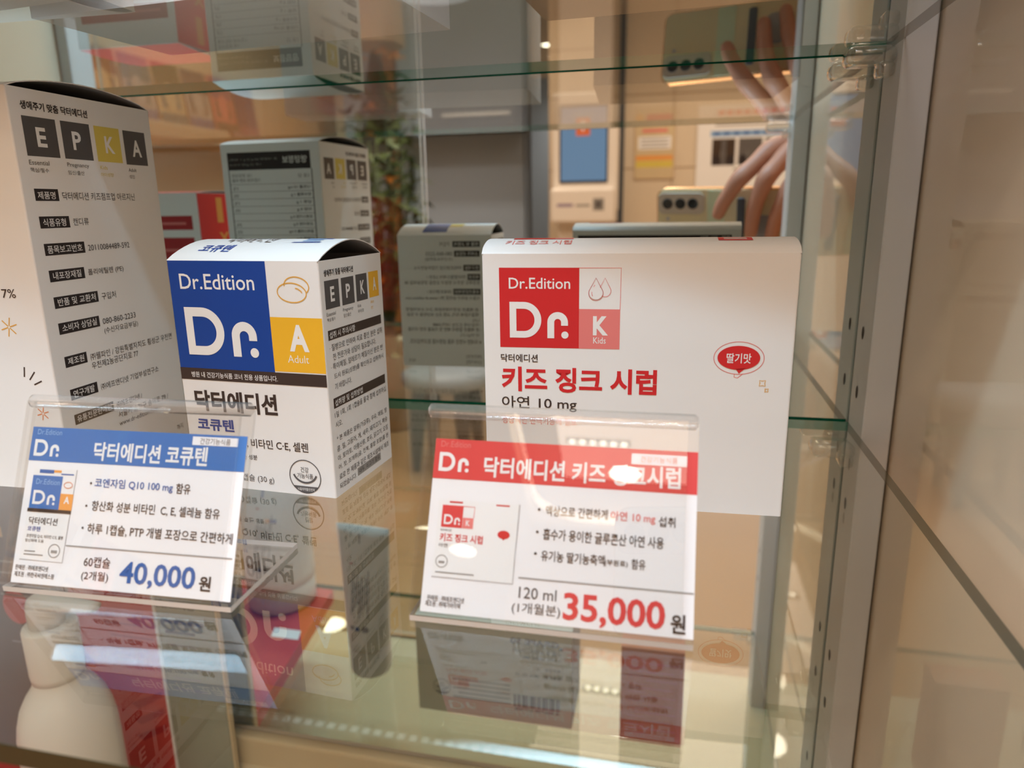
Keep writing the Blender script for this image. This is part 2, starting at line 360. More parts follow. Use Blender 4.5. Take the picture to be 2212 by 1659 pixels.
# cove light strip round the recess
m = MB(); zc0, zc1 = CEIL_Z + .015, CEIL_Z + .055
rc = .26; pts = []
for cx, cy_, a0 in ((RX1 - rc, RY0 + rc, -pi / 2), (RX1 - rc, RY1 - rc, 0), (RX0 + rc, RY1 - rc, pi / 2), (RX0 + rc, RY0 + rc, pi)):
    for k in range(9): a = a0 + pi / 2 * k / 8; pts.append((cx + (rc - .03) * cos(a), cy_ + (rc - .03) * sin(a)))
n = len(pts)
m.add([(x, y, zc0) for x, y in pts] + [(x, y, zc1) for x, y in pts], [((k + 1) % n, k, n + k, n + (k + 1) % n) for k in range(n)], 'cove_glow')
tag(m.build('cove_light_strip'), 'warm glowing cove light strip running round the ceiling recess', 'light strip')
light_area('cove_fill', ((RX0 + RX1) / 2, (RY0 + RY1) / 2, CEIL_Z + .19), RX1 - RX0 - .3, 118.0, (1.0, .77, .62), shape='RECTANGLE', size_y=RY1 - RY0 - .3)

# self service kiosk
kx, ky = -.475, -3.36
t = thing('self_service_kiosk', 'white self-service kiosk with a lit blue portrait screen against the tiled wall', 'kiosk', (kx, ky, FLOOR_Z))
zb = -FLOOR_Z
m = MB(); m.bbox(-.165, .165, -.10, .02, zb + .08, zb + .66, 'kiosk_white', .02, 3); m.bbox(-.16, .16, -.10, .10, zb + .03, zb + .20, 'kiosk_white', .015, 3); m.build('housing', t)
m = MB(); m.bbox(-.13, .13, -.10, .03, .02, zb + .05, 'kiosk_white', .01); m.bbox(-.2, .2, -.18, .14, 0, .02, 'kiosk_white', .006); m.build('pedestal', t)
m = MB(); m.bbox(-.125, .118, .018, .026, zb + .225, zb + .60, 'lens_black', .006); scr = m.build('screen', t)
m = MB(); Fk = Face(m, (.110, .0262, zb + .237), (-1, 0, 0), (0, 0, 1)); Fk.R(0, 0, 227, 350, 'screen_blue')
Fk.R(82, 215, 152, 300, 'screen_icon', 2); Fk.ell(117, 268, 17, 17, 'screen_white', 3); Fk.poly([(103, 262), (131, 262), (117, 236)], 'screen_white', 3); Fk.R(60, 312, 170, 322, 'lb', 2); m.build('display', scr)
m = MB(); Fk = Face(m, (.16, .1002, zb + .03), (-1, 0, 0), (0, 0, 1)); Fk.R(205, 80, 285, 96, 'violet'); Fk.R(120, 80, 190, 92, 'lgray'); Fk.R(50, 60, 105, 120, 'lgray'); Fk.R(62, 72, 95, 108, 'gray', 2)
m.build('reader_panel', t)

# notices on the tiled wall
t = MB(); m = t; x0, x1, z0, z1 = -.245, -.035, .245, .60; m.box(x0, x1, WB + .002, WB + .006, z0, z1, 'kraft'); Fn = Face(m, (x1, WB + .0062, z0), (-1, 0, 0), (0, 0, 1))
Fn.R(5, 5, 205, 350, 'cream'); Fn.ell(185, 305, 22, 22, 'star_o', 2); Fn.R(20, 290, 150, 325, 'carton_red', 2); Fn.R(20, 150, 190, 215, 'paper', 2)
for k in range(3): Fn.R(35, 160 + 18 * k, 175, 166 + 18 * k, 'lgray', 3)
Fn.R(40, 235, 170, 250, 'pinkl', 2); Fn.R(10, 95, 200, 120, 'org', 2); Fn.R(10, 60, 200, 92, 'yel2', 2)
tag(m.build('wall_notice'), 'small yellowish notice with a red heading on the tiled wall', 'notice')
m = MB(); x0, x1, z0, z1 = .075, .56, .195, .60; m.box(x0, x1, WB + .002, WB + .014, z0, z1, 'paper'); Fn = Face(m, (x1, WB + .0142, z0), (-1, 0, 0), (0, 0, 1))
for k in range(9): Fn.R(20 + 42 * k, 352, 52 + 42 * k, 378, 'pink')
Fn.R(20, 325, 400, 334, 'lgray'); Fn.R(20, 302, 400, 310, 'lgray'); Fn.R(25, 250, 420, 280, 'lb')
for k in range(8): Fn.R(35 + 48 * k, 258, 70 + 48 * k, 272, 'blue_t', 2)
for k in range(3):
    u = 295 - 130 * k; Fn.R(u, 110, u + 115, 240, 'wood_dark' if k == 0 else 'gray'); Fn.ell(u + 58, 165, 14, 50, 'lgray', 2); Fn.ell(u + 22, 135, 18, 26, 'black', 2); Fn.ell(u + 92, 135, 18, 26, 'black', 2); Fn.R(u + 45, 110, u + 70, 235, 'gray', 3)
Fn.R(60, 85, 300, 95, 'lgray')
tag(m.build('wall_poster'), 'white poster with three dark X-ray pictures on the tiled wall', 'poster')

# left wall: ledge with a row of brochures, desk below, potted plant
m = MB(); m.bbox(-2.3, -1.98, -3.6, -1.2, .40, .46, 'wall_warm', .006); tag(m.build('wall_ledge'), 'long beige ledge along the left wall holding brochures', 'shelf')
mat('bro_green', rgb(40, 92, 70)); mat('bro_purple', rgb(86, 66, 110)); mat('bro_blue', rgb(52, 92, 150)); mat('bro_mauve', rgb(140, 84, 116)); mat('bro_teal', rgb(70, 110, 120)); mat('bro_rust', rgb(112, 70, 50))
bc = [('bro_green', 'bro_purple', 'kraft', 'dark green and purple'), ('bro_rust', 'black', 'cream', 'brown picture'), ('bro_teal', 'bro_blue', 'paper_gray', 'pale grey and blue'), ('leaf', 'bro_teal', 'cream', 'green topped pale'), ('gray', 'bro_blue', 'paper_gray', 'slim grey'), ('bro_mauve', 'dgray', 'pinkl', 'pink and mauve'), ('bro_purple', 'bro_mauve', 'bro_purple', 'plain violet')]
for k, (c1, c2, c3, nm) in enumerate(bc):
    t = thing('brochure', nm + ' brochure standing in the row on the beige ledge', 'brochure', (-2.20, -1.98 - .195 * k, .4605), 0, 'brochures on the ledge')
    m = MB(); a = .12; hw = .088
    def bp(y, z, o=0.0): return (-a * z + o, y, z)
    m.add([bp(-hw, 0), bp(hw, 0), bp(hw, .29), bp(-hw, .29), bp(-hw, 0, -.006), bp(hw, 0, -.006), bp(hw, .29, -.006), bp(-hw, .29, -.006)], [(0, 1, 2, 3), (7, 6, 5, 4), (0, 4, 5, 1), (1, 5, 6, 2), (2, 6, 7, 3), (3, 7, 4, 0)], c3)
    Fb_ = Face(m, bp(-hw, 0, .0015), (0, 1, 0), Vector((-a, 0, 1)).normalized()); Fb_.R(2, 190, 174, 290, c1, 3); Fb_.R(2, 4, 174, 80, c2, 3); Fb_.R(30, 100, 150, 180, c2 if k % 2 else c1, 3); Fb_.ell(88, 150, 40, 60, c3, 6)
    m.build('leaflet', t)
t = thing('wooden_desk', 'warm brown wooden desk under the brochure ledge', 'desk', (-1.98, -2.5, FLOOR_Z))
m = MB(); m.bbox(-.30, .10, -1.0, 1.2, 0, 1.20, 'wood', .006); m.build('cabinet_body', t)
m = MB(); m.bbox(.10, .112, -.5, .4, 1.22 - .07, 1.22 + .06, 'wood_dark', .003); m.build('open_slot', t)
m = MB(); m.add([(-1.86, -2.55, .34), (-1.86, -2.80, .42), (-1.86, -2.42, .44), (-1.84, -2.55, .34), (-1.84, -2.80, .42), (-1.84, -2.42, .44)], [(0, 1, 2), (5, 4, 3), (0, 3, 4, 1), (1, 4, 5, 2), (2, 5, 3, 0)], 'violet'); tag(m.build('pennant'), 'small mauve triangular pennant hanging above the desk', 'pennant')
t = thing('potted_plant', 'potted plant with dark leaves and orange flowers by the end wall', 'plant', (-1.55, -3.3, FLOOR_Z))
m = MB(); m.lathe([(.10, 0), (.13, .02), (.16, .55), (.15, .55), (.14, .5)], 'kraft', n=24); m.build('planter', t)
st = MB(); lf = MB()
for k in range(46):
    a = random.uniform(0, 2 * pi); r = random.uniform(.02, .20); z0 = .5; z1 = random.uniform(.9, 1.72); x, y = r * cos(a), r * sin(a)
    st.loft([[(x * q + .004 * cos(b), y * q + .004 * sin(b), z0 + (z1 - z0) * q) for b in (0, 2.1, 4.2)] for q in (.15, .6, 1.0)], 'leaf')
    for j in range(4):
        b = a + random.uniform(-1.6, 1.6); l = random.uniform(.10, .17); zz = z1 - .09 * j; w = l * .24
        dx, dy = cos(b), sin(b); p0 = Vector((x, y, zz)); p1 = p0 + Vector((dx * l * .5, dy * l * .5, .05)); p2 = p0 + Vector((dx * l, dy * l, .01)); q = Vector((-dy, dx, 0)) * w
        lf.add([p0, p1 + q, p2, p1 - q], [(0, 1, 2, 3)], 'leaf')
    if k % 4 == 0:
        fl = MB(); fl.lathe([(.012, 0), (.018, .01), (.010, .02)], 'flower', c=(x, y, z1 - .36), n=10)
        for j in range(6): b = j * pi / 3; fl.add([(x, y, z1 - .35), (x + .05 * cos(b), y + .05 * sin(b), z1 - .33), (x + .05 * cos(b + .7), y + .05 * sin(b + .7), z1 - .33)], [(0, 1, 2)], 'flower')
        fl.build('flower', t)
st.build('stems', t); lf.build('leaves', t)
# strip lamp on the dark bulkhead
m = MB(); m.bbox(-1.45, -1.02, -4.10, -4.06, .655, .675, 'paper', .004); tag(m.build('strip_lamp'), 'slim white strip lamp fixed on the dark bulkhead', 'lamp')
# stool with grey tapered legs
t = thing('waiting_stool', 'waiting stool on grey tapered legs before the tiled wall', 'stool', (-1.05, -2.75, FLOOR_Z))
m = MB(); m.lathe([(.19, .40), (.21, .42), (.21, .46), (.18, .48)], 'bluegray', n=28); m.build('seat', t)
for k in range(4):
    a = pi / 4 + k * pi / 2; m = MB(); m.loft([[(.15 * cos(a) * q + r * cos(b), .15 * sin(a) * q + r * sin(b), z) for b in [2 * pi * j / 12 for j in range(12)]] for z, r, q in ((0, .016, 1.15), (.12, .03, 1.1), (.3, .04, 1.0), (.40, .03, .95))], 'steel_dark'); m.build('leg', t)

# ------------------------------------------------------------------ the display cabinet
XL, XR, YF, MY = -.630, .0928, -.315, .0025     # inner post faces, front, mirror plane
ZB, ZT = -.40, .535
cab = thing('display_cabinet', 'tall glazed display cabinet with mirror back and white metal posts', 'cabinet', ((XL + XR) / 2, -.16, ZB))
cx_, cyy, cz_ = (XL + XR) / 2, -.16, ZB
def cb(m, name): 
    m.v = [(x - cx_, y - cyy, z - cz_) for x, y, z in m.v]; return m.build(name, cab)
def gbox(m, x0, x1, y0, y1, z0, z1, face, edge):
    v = [(x0, y0, z0), (x1, y0, z0), (x1, y1, z0), (x0, y1, z0), (x0, y0, z1), (x1, y0, z1), (x1, y1, z1), (x0, y1, z1)]
    m.add(v, [(0, 1, 5, 4), (2, 3, 7, 6)], face); m.add(v, [(3, 2, 1, 0), (4, 5, 6, 7), (1, 2, 6, 5), (3, 0, 4, 7)], edge)
HOLES = [.0505 + .0308 * k for k in (-10, -9, -7, -6, -3, -1, 0)]
for nm, x0, x1, y0, y1, inner in (('a', XR, XR + .0132, -.030, 0, XR), ('b', XR, XR + .0132, YF, YF + .030, XR), ('c', XL - .0132, XL, -.030, 0, XL), ('d', XL - .0132, XL, YF, YF + .030, XL)):
    m = MB(); m.bbox(x0, x1, y0, y1, ZB, ZT, 'alu', .0006, 1)
    for z in HOLES:
        yy = (y0 + y1) / 2 + .0028; sx = -1 if inner == XR else 1
        Fh = Face(m, (inner, yy, z), (0, -sx * -1, 0) if sx < 0 else (0, 1, 0), (0, 0, 1)); 
        pts = [(inner + sx * .0002, yy + .0021 * cos(2 * pi * k / 16), z + .0034 * sin(2 * pi * k / 16)) for k in range(16)]
        m.add(pts, [tuple(range(16)) if sx > 0 else tuple(reversed(range(16)))], 'alu_dark')
    cb(m, 'post')
m = MB(); m.box(XL - .0145, XR + .0145, MY, MY + .004, -.258, ZT, 'alu_dark'); m.quad((XL - .0145, MY - .0001, -.258), (XR + .0145, MY - .0001, -.258), (XR + .0145, MY - .0001, ZT), (XL - .0145, MY - .0001, ZT), 'mirror'); cb(m, 'mirror')
m = MB(); m.box(XL - .0145, XR + .0145, .0066, .012, ZB, ZT, 'cab_white'); m.bbox(XL, XR, -.004, .006, ZB, -.2635, 'cream', .002, 2); m.bbox(XL, XR, -.0065, .004, -.300, -.286, 'cream', .003, 3); cb(m, 'back_panel')
for sx, X in ((1, XR + .0142), (-1, XL - .0142)):
    m = MB(); x0, x1 = (X, X + .016) if sx > 0 else (X - .016, X); m.bbox(x0, x1, YF + .001, .012, ZB, ZT, 'side_beige', .0008, 1); cb(m, 'side_panel')
m = MB(); m.bbox(XL - .03, XR + .03, YF - .02, .012, ZT, ZT + .03, 'cab_white', .002); cb(m, 'top_panel')
m = MB(); m.bbox(XL - .03, XR + .03, YF - .02, .012, ZB - .03, ZB, 'cream', .002); cb(m, 'base_panel')
m = MB(); m.box(XL - .03, XR + .03, YF - .01, 0.01, FLOOR_Z, ZB - .03, 'cab_white'); cb(m, 'plinth')
for y0, xe, nm in ((YF - .013, -.258, 1), (YF - .023, -.266, 2)):
    m = MB(); gbox(m, XL - .014, xe, y0 - .005, y0, ZB, ZT, 'door_glass', 'acrylic_edge'); cb(m, 'sliding_door')
# clear shelf pegs on the inner post faces
for zs in (.1838, -.0052, -.3212):
    for yc in (-.016, -.300):
        for sx, X in ((-1, XR), (1, XL)):
            m = MB(); xa, xb = (X - .021, X) if sx < 0 else (X, X + .021)
            m.bbox(xa, xb, yc - .008, yc + .008, zs - .0085, zs - .0005, 'clear_plastic', .003, 3, True)
            m.bbox(X - .007 if sx < 0 else X, X if sx < 0 else X + .007, yc - .006, yc + .006, zs - .014, zs - .007, 'clear_plastic', .002, 2, True)
            cb(m, 'shelf_peg')
m = MB(); m.bbox(XL + .01, XR - .01, -.312, -.296, ZT - .012, ZT, 'alu', .002); ld = cb(m, 'led_bar')
m = MB()
for k in range(44):
    x = XL + .018 + k * .0158 - cx_; m.box(x - .004, x + .004, -.308 - cyy, -.300 - cyy, ZT - .0135 - cz_, ZT - .0121 - cz_, 'led')
m.build('led_chips', ld)
light_area('led_bar_light', (cx_, -.304, ZT - .016), XR - XL - .04, 6.2, (.50, .76, 1.0), rot=(0, 0, 0), shape='RECTANGLE', size_y=.016, spread=radians(100))

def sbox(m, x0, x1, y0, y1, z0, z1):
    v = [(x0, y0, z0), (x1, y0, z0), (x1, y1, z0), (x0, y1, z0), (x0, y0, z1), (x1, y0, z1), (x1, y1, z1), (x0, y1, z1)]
    m.add(v, [(3, 2, 1, 0), (4, 5, 6, 7)], 'shelf_glass'); m.add(v, [(0, 1, 5, 4), (2, 3, 7, 6)], 'glass_edge'); m.add(v, [(1, 2, 6, 5), (3, 0, 4, 7)], 'edge_side_shade')
for z, lab in ((.1888, 'upper glass shelf above the cartons in the mirror-backed cabinet'), (0.0, 'middle glass shelf carrying the cartons and price signs'), (-.316, 'lower glass shelf carrying the pump bottle and tubes')):
    m = MB(); sbox(m, XL, XR, -.2925, -.0005, z - .005, z); m.quad((XL, -.2927, z - .0051), (XR, -.2927, z - .0051), (XR, -.2927, z + .0001), (XL, -.2927, z + .0001), 'edge_front_shade'); tag(m.build('glass_shelf'), lab, 'shelf', 'glass shelves of the cabinet')

# ------------------------------------------------------------------ cartons on the middle shelf
GRP = 'supplement cartons on the middle shelf'
# tall carton at the left
t, Ff, Fr, Fb, Fl, Ft, fin = carton('supplement_carton', 'tall white carton at the left with a narrow printed side of black tags', (-.2474, -.1628), .0296, .0803, .0799, .1622, rise=.0055, group=GRP)
Ff.T('7%', 62.53, 82.35, 69.01, 85.95, 'brown')
for cu, cv, r, c in ((62.99, 70.43, 4.0, 'star_o'), (71.92, 34.14, 3.0, 'star_r')):
    for k in range(6): a = .3 + k * pi / 3; Ff.path([(cu + .5 * cos(a), cv + .5 * sin(a)), (cu + r * cos(a), cv + r * sin(a))], .45, c)
for a, b in (((66.8, 53.88), (66.0, 49.68)), ((71.38, 51.95), (68.35, 48.46)), ((74.07, 48.14), (70.17, 46.44))): Ff.path([a, b], .6, 'brown')
def epka(F, sq, let, words, hot, hotm):
    for k, (u0, v0, u1, v1) in enumerate(sq): F.R(u0, v0, u1, v1, hotm if k == hot else 'dgray')
    for k, (u0, v0, u1, v1) in enumerate(let): F.T('EPKA'[k], u0, v0, u1, v1, 'white', 1)
    for k, (w1, b1, w2, b2) in enumerate(words): F.T(w1, *b1, hotm if k == hot else 'gray'); F.T(w2, *b2, hotm if k == hot else 'gray')
Fr.T('생애주기 맞춤 닥터에디션', 5.70, 154.4, 39.8, 157.6, 'black', 1)
epka(Fr, [(5.45, 137.13, 21.63, 151.96), (24.2, 137.11, 39.84, 151.98), (42.46, 137.0, 57.65, 151.84), (60.05, 136.6, 74.58, 151.58)],
     [(11.16, 140.76, 15.89, 148.19), (29.41, 140.88, 34.17, 148.28), (47.85, 140.75, 53.57, 147.95), (64.9, 140.28, 71.07, 147.72)],
     [('Essential', (5.57, 133.83, 15.34, 135.6), '핵심/필수', (5.6, 131.0, 14.57, 132.7)), ('Pregnancy', (24.55, 133.5, 36.49, 135.6), '임신/출산', (24.46, 130.75, 33.31, 132.5)), ('Kids', (43.05, 133.71, 47.3, 135.3), '아이성장', (42.92, 130.68, 50.55, 132.3)), ('Adult', (60.67, 133.41, 65.93, 135.0), '성인', (60.71, 130.39, 64.07, 132.1))], 2, 'yel2')
for a in (((5.71, 120.09, 17.51, 124.75), '제품명', (6.99, 120.77, 15.79, 123.7)), ((5.83, 109.4, 21.04, 114.04), '식품유형', (7.38, 110.06, 19.03, 113.2)), ((5.93, 98.63, 27.11, 103.35), '품목보고번호', (7.35, 99.37, 25.71, 102.5)),
          ((6.12, 88.03, 24.81, 92.71), '내포장재질', (7.92, 88.84, 22.89, 91.9)), ((6.28, 77.16, 30.41, 81.88), '반품 및 교환처', (8.09, 77.97, 28.83, 81.1)), ((6.39, 66.38, 28.98, 71.1), '소비자 상담실', (8.14, 67.31, 27.28, 70.4)),
          ((6.66, 52.31, 18.74, 56.97), '제조원', (8.18, 53.2, 17.12, 56.2)), ((6.74, 38.1, 22.05, 42.83), '연구개발', (8.27, 38.9, 20.21, 42.1)), ((6.75, 27.35, 29.66, 31.79), '유통전문판매원', (8.1, 28.2, 28.13, 31.1))): tagrow(Fr, *a)
lines(Fr, [('닥터에디션 키즈점프업 아르지닌', 19.37, 120.5, 62.14, 123.7), ('캔디류', 22.88, 110.11, 31.52, 113.1), ('20110084489-592', 28.87, 99.33, 54.2, 101.8), ('폴리에틸렌 (PE)', 26.71, 88.54, 48.2, 91.6), ('구입처', 32.34, 77.62, 41.1, 80.7), ('080-860-2233', 30.8, 66.94, 51.8, 69.5), ('(수신자요금부담)', 30.91, 62.34, 52.6, 65.4),
           ('㈜웰파인 / 강원특별자치도 횡성군 우천면', 20.6, 52.47, 75.46, 55.6), ('우천제2농공단지로 77', 20.64, 48.53, 49.92, 51.7), ('㈜에프앤디넷 기업부설연구소', 23.87, 38.28, 62.44, 41.3), ('㈜에프앤디넷 /', 31.5, 28.2, 48.5, 31.0), ('서울시 송파구 송이로 79 /', 31.77, 23.24, 66.81, 26.3), ('www.dr-edition.com', 31.46, 19.44, 58.0, 21.7), ('까지', 70.44, 5.22, 75.22, 8.0)])
# nutrition table on its back (read in the mirror)
Fb.R(7.4, 143.9, 74.9, 156.2, 'black')
for u in (6.6, 74.2): Fb.R(u, 30, u + .7, 143.9, 'black')
Fb.T('영양정보', 10.14, 147.9, 29.75, 153.0, 'white', .5)
Fb.T('총 내용량 60 g (2 g × 30포)', 33.8, 150.2, 73.3, 152.2, 'lgray'); Fb.T('1포 (2 g)당 0 kcal', 47.5, 146.7, 73.3, 148.6, 'lgray')
Fb.T('1포 당', 9.5, 137.7, 18.3, 140.6, 'gray'); Fb.T('1일 영양성분', 56, 138.9, 72.6, 141.3, 'gray'); Fb.T('기준치에 대한 비율', 48.8, 135.4, 72.6, 137.9, 'gray')
for k, (nm, pc) in enumerate((('나트륨 10 mg', '1%'), ('탄수화물 1 g', '0%'), ('당류 1 g', '1%'), ('지방 0 g', '0%'), ('트랜스지방 0 g', ''), ('포화지방 0 g', '0%'), ('콜레스테롤 0 mg', '0%'), ('단백질 0 g', '0%'))):
    v = 133.7 - 5.23 * k; Fb.R(7.3, v, 74.2, v + .25, 'gray'); L_ = .98 * 3.1
    Fb.T(nm, 9.0, v - 3.9, 9.0 + 2.0 * len(nm), v - 1.1, 'gray', .5)
    if pc: Fb.T(pc, 68.3, v - 4.0, 72.6, v - 1.6, 'gray')
fin()

# blue, white and yellow carton in the middle
t, Ff, Fr, Fb, Fl, Ft, fin = carton('supplement_carton', 'small carton with a big blue square and yellow letter A square', (-.1326, -.149), -.063, .0693, .0525, .0961, rise=.0072, group=GRP, flap_open=.85)
Ff.R(.4, 51.9, 46.06, 96.0, 'blue'); Ff.R(46.06, 52.4, 69.2, 74.3, 'yel'); Ff.R(.3, 46.9, 69.2, 51.9, 'brown', 2); Ff.T('Dr.Edition', 5.28, 84.6, 40.36, 90.8, 'white', .25)
Ff.logo_dr(5.8, 57.6, 40.3, 77.3, 'white')
Ff.T('A', 53.89, 60.8, 62.66, 71.5, 'white', 1.6); Ff.T('Adult', 52.57, 56.2, 62.08, 59.3, 'white', -.2)
Ff.ring(56.9, 84.0, 6.4, 3.75, .42, 'star_o', 2, rot=-.06); Ff.ring(59.2, 86.6, 5.4, 3.5, .42, 'star_o', 2, a0=-.55, a1=3.35, rot=-.12); Ff.path([(58.58, 85.8), (59.8, 85.5), (61.0, 84.7), (61.5, 84.0)], .42, 'star_o', 2)
Ff.T('병원 내 건강기능식품 코너 전용 상품입니다.', 5.66, 48.0, 47.0, 50.4, 'white', .3, 3)
Ff.T('닥터에디션', 5.63, 33.5, 45.5, 42.6, 'brown', 1.3); Ff.T('코큐텐', 5.48, 24.9, 23.57, 30.3, 'blue', 1.2)
Ff.T('코엔자임 Q10,', 5.5, 18.6, 29.6, 22.6, 'brown', .5); Ff.T('비타민 C·E, 셀렌', 31.1, 18.6, 58.2, 22.9, 'brown', .4); Ff.T('항산화에 도움 주는', 5.5, 13.4, 28.3, 15.7, 'brown', .4); Ff.T('성분', 29.2, 13.5, 33.4, 15.7, 'brown', .5)
Ff.T('60', 20.5, 3.9, 24.6, 6.4, 'gray'); Ff.T('캡슐 (30 g)', 25.0, 3.2, 40.5, 6.9, 'gray')
def badge(F, u, v, r, m, small=True):
    F.ring(u, v, r, r, r * .06, m, 2, n=40); F.ring(u, v + r * .35, r * .78, r * .72, r * .12, m, 2, a0=pi + .35, a1=2 * pi - .35, n=20)
    pts = [(u + r * cos(a), v + r * sin(a)) for a in [-pi + .62 + (pi - 1.24) * k / 16 for k in range(17)]]; F.poly(pts, m, 2)
    F.T('건강', u - r * .26, v + r * .25, u + r * .26, v + r * .58, m, .3); F.T('기능식품', u - r * .52, v - r * .12, u + r * .52, v + r * .2, m, .3)
    F.T('식품의약품안전처', u - r * .55, v - r * .86, u + r * .55, v - r * .68, 'white', .2, 3)
badge(Ff, 55.6, 8.2, 7.2, 'gray')
Fr.T('생애주기 맞춤 닥터에디션', 3.38, 89.9, 26.44, 92.5, 'black', 1)
epka(Fr, [(3.26, 77.22, 14.12, 88.27), (16.06, 77.19, 26.3, 88.25), (28.09, 77.26, 37.91, 88.45), (39.47, 77.5, 48.52, 88.62)],
     [(7.25, 79.83, 10.33, 85.75), (19.42, 79.86, 22.86, 85.55), (31.71, 79.95, 35.43, 85.71), (43.05, 80.28, 46.13, 86.01)],
     [('Essential', (3.38, 74.48, 10.27, 75.9), '핵심/필수', (3.48, 72.3, 9.74, 73.7)), ('Pregnancy', (16.13, 74.3, 24.49, 76.0), '임신/출산', (16.3, 72.27, 22.35, 73.8)), ('Kids', (28.44, 74.72, 31.4, 75.9), '아이성장', (28.37, 72.32, 33.59, 73.8)), ('Adult', (39.99, 74.98, 43.18, 76.3), '성인', (40.04, 72.44, 42.07, 73.8))], 3, 'yel')
Fr.R(3.35, 64.9, 49.02, 68.84, 'brown'); Fr.T('섭취 시 주의사항', 4.31, 65.5, 24.87, 68.2, 'white', .4); Fr.R(3.58, 37.1, 49.49, 41.3, 'brown'); Fr.T('섭취량 및 섭취방법', 4.56, 37.8, 27.82, 40.5, 'white', .4)
lines(Fr, [('· 질병으로 인하여 치료 중인 분은 섭취', 3.6, 60.5, 49.1, 63.2), ('전 전문가와 상담이 필요합니다.', 5.7, 56.6, 42.7, 59.3), ('· 특이체질, 알레르기 체질이신 분은 반', 3.6, 52.7, 49.0, 55.4), ('드시 원료(성분)를 확인하고 섭취하시', 5.5, 48.6, 49.0, 51.2), ('기 바랍니다.', 5.5, 44.5, 19.0, 47.1),
           ('1일 1회, 1회 1캡슐을 물과 함께 섭취하십', 3.7, 33.0, 49.6, 35.7), ('시오.', 3.8, 29.0, 9.0, 31.6), ('* 본 제품은 알류(가금류), 우유, 메밀, 땅', 3.9, 22.8, 49.3, 25.5), ('콩, 밀, 고등어, 게, 새우, 돼지고기, 복숭', 3.5, 18.7, 49.2, 21.3), ('아, 토마토, 아황산류, 호두, 닭고기, 오징', 3.5, 14.7, 49.2, 17.3),
           ('어, 잣, 조개류(굴, 전복, 홍합 포함)를 원', 3.6, 10.7, 49.2, 13.3), ('료로 한 제품과 같은 제조시설에서 제조', 3.7, 6.6, 49.3, 9.2), ('되었습니다.', 3.5, 2.6, 17.5, 5.1)])
Fr.R(18.76, 2.7, 40.64, 6.2, 'lgray'); Fr.T('대두, 쇠고기 함유', 20.0, 3.3, 39.6, 5.7, 'black')
for a in (((8.32, 87.6, 28.31, 91.75), '반품 및 교환처', (9.6, 88.3, 27.0, 91.1)), ((8.59, 80.8, 27.27, 85.06), '소비자 상담실', (9.8, 81.5, 26.0, 84.4)), ((8.6, 70.7, 20.75, 75.0), '연구개발', (9.6, 71.4, 19.7, 74.3)), ((8.6, 64.1, 17.9, 68.5), '제조원', (9.5, 64.9, 17.0, 67.8)), ((8.6, 53.5, 28.7, 57.85), '유통전문판매원', (9.6, 54.2, 27.7, 57.1))): tagrow(Fb, *a)
lines(Fb, [('구입처', 29.84, 88.2, 37.67, 91.4), ('080-860-2233', 28.5, 81.6, 48.2, 84.3), ('(수신자요금부담)', 28.6, 77.6, 48.9, 80.4), ('㈜에프앤디넷 기업부설연구소', 22.0, 71.5, 57.8, 74.3), ('㈜비엘헬스케어 2공장 /', 19.2, 64.9, 48.3, 67.7), ('충청북도 청주시 청원구 오창읍 양청송대길 38', 8.9, 60.8, 65.0, 63.7), ('㈜에프앤디넷 /', 30.1, 54.2, 48.5, 57.0), ('서울시 송파구 송이로 79 / www.dr-edition.com', 9.2, 49.7, 64.9, 52.7),
           ('· 본 제품은 공정거래위원회 고시 소비자분쟁', 8.9, 41.3, 65.0, 44.0), ('해결기준에 의거, 교환 또는 보상받을 수 있습', 10.4, 37.4, 64.6, 40.3), ('니다.', 10.2, 33.4, 15.7, 36.0), ('· 이상사례 신고는 1577-2488', 8.9, 30.1, 45.0, 32.9), ('· 본 제품은 질병의 예방 및 치료를 위한 의약품', 8.9, 26.4, 64.3, 29.4), ('이 아닙니다.', 10.5, 22.4, 25.1, 25.2), ('※ 자세한 사항은 제품 설명서를 참고하십시오.', 8.9, 17.0, 63.7, 20.6), ('[제조번호]', 9.1, 6.2, 20.4, 9.2), ('[소비기한]', 9.2, 1.9, 20.5, 5.0), ('까지', 59.3, 2.9, 64.5, 5.5)], 'gray')
Ft.T('코큐텐', 10, 6, 25, 13, 'blue', .8); Ft.T('닥터에디션', 15.5, 16.5, 38, 25, 'brown', .2); Ft.R(18, 31, 36, 49, 'blue', 2, 5); Ft.R(36, 31, 46, 40, 'yel2', 2, 3); Ft.R(36, 40, 46, 49, 'card', 2, 3)
Ft.P([(48, 16), (61, 16), (62.5, 26), (51, 26)], [(0, 1, 2, 3)], 'blue', 2)
for k in range(3): Ft.R(52, 18 + 2.6 * k, 60, 19.3 + 2.6 * k, 'lb', 3)
fin()

# wide red and white carton
t, Ff, Fr, Fb, Fl, Ft, fin = carton('supplement_carton', 'wide white carton with a red logo square and red lettering', (.0418, -.1335), .0378, .1133, .0325, .0981, rise=.0048, group=GRP, flap_open=.55)
Ff.R(6.49, 62.91, 36.54, 93.0, 'red'); Ff.R(36.53, 62.89, 51.66, 77.83, 'pink'); Ff.path([(36.54, 92.9), (51.75, 92.9), (51.62, 77.83)], .22, 'pink', 1)
Ff.T('Dr.Edition', 10.16, 85.2, 33.22, 89.3, 'white', .25); Ff.logo_dr(10.3, 66.67, 33.15, 80.3, 'white'); Ff.T('K', 41.76, 68.05, 47.35, 75.26, 'white', 1.6); Ff.T('Kids', 41.91, 64.95, 46.57, 67.3, 'white', .2)
def drop(F, u, v, r, tip, m): F.path([(u, tip)] + [(u + r * cos(a), v + r * sin(a)) for a in [pi * .12 - (pi * 1.24) * k / 22 for k in range(23)]], .2, m, 2, True)
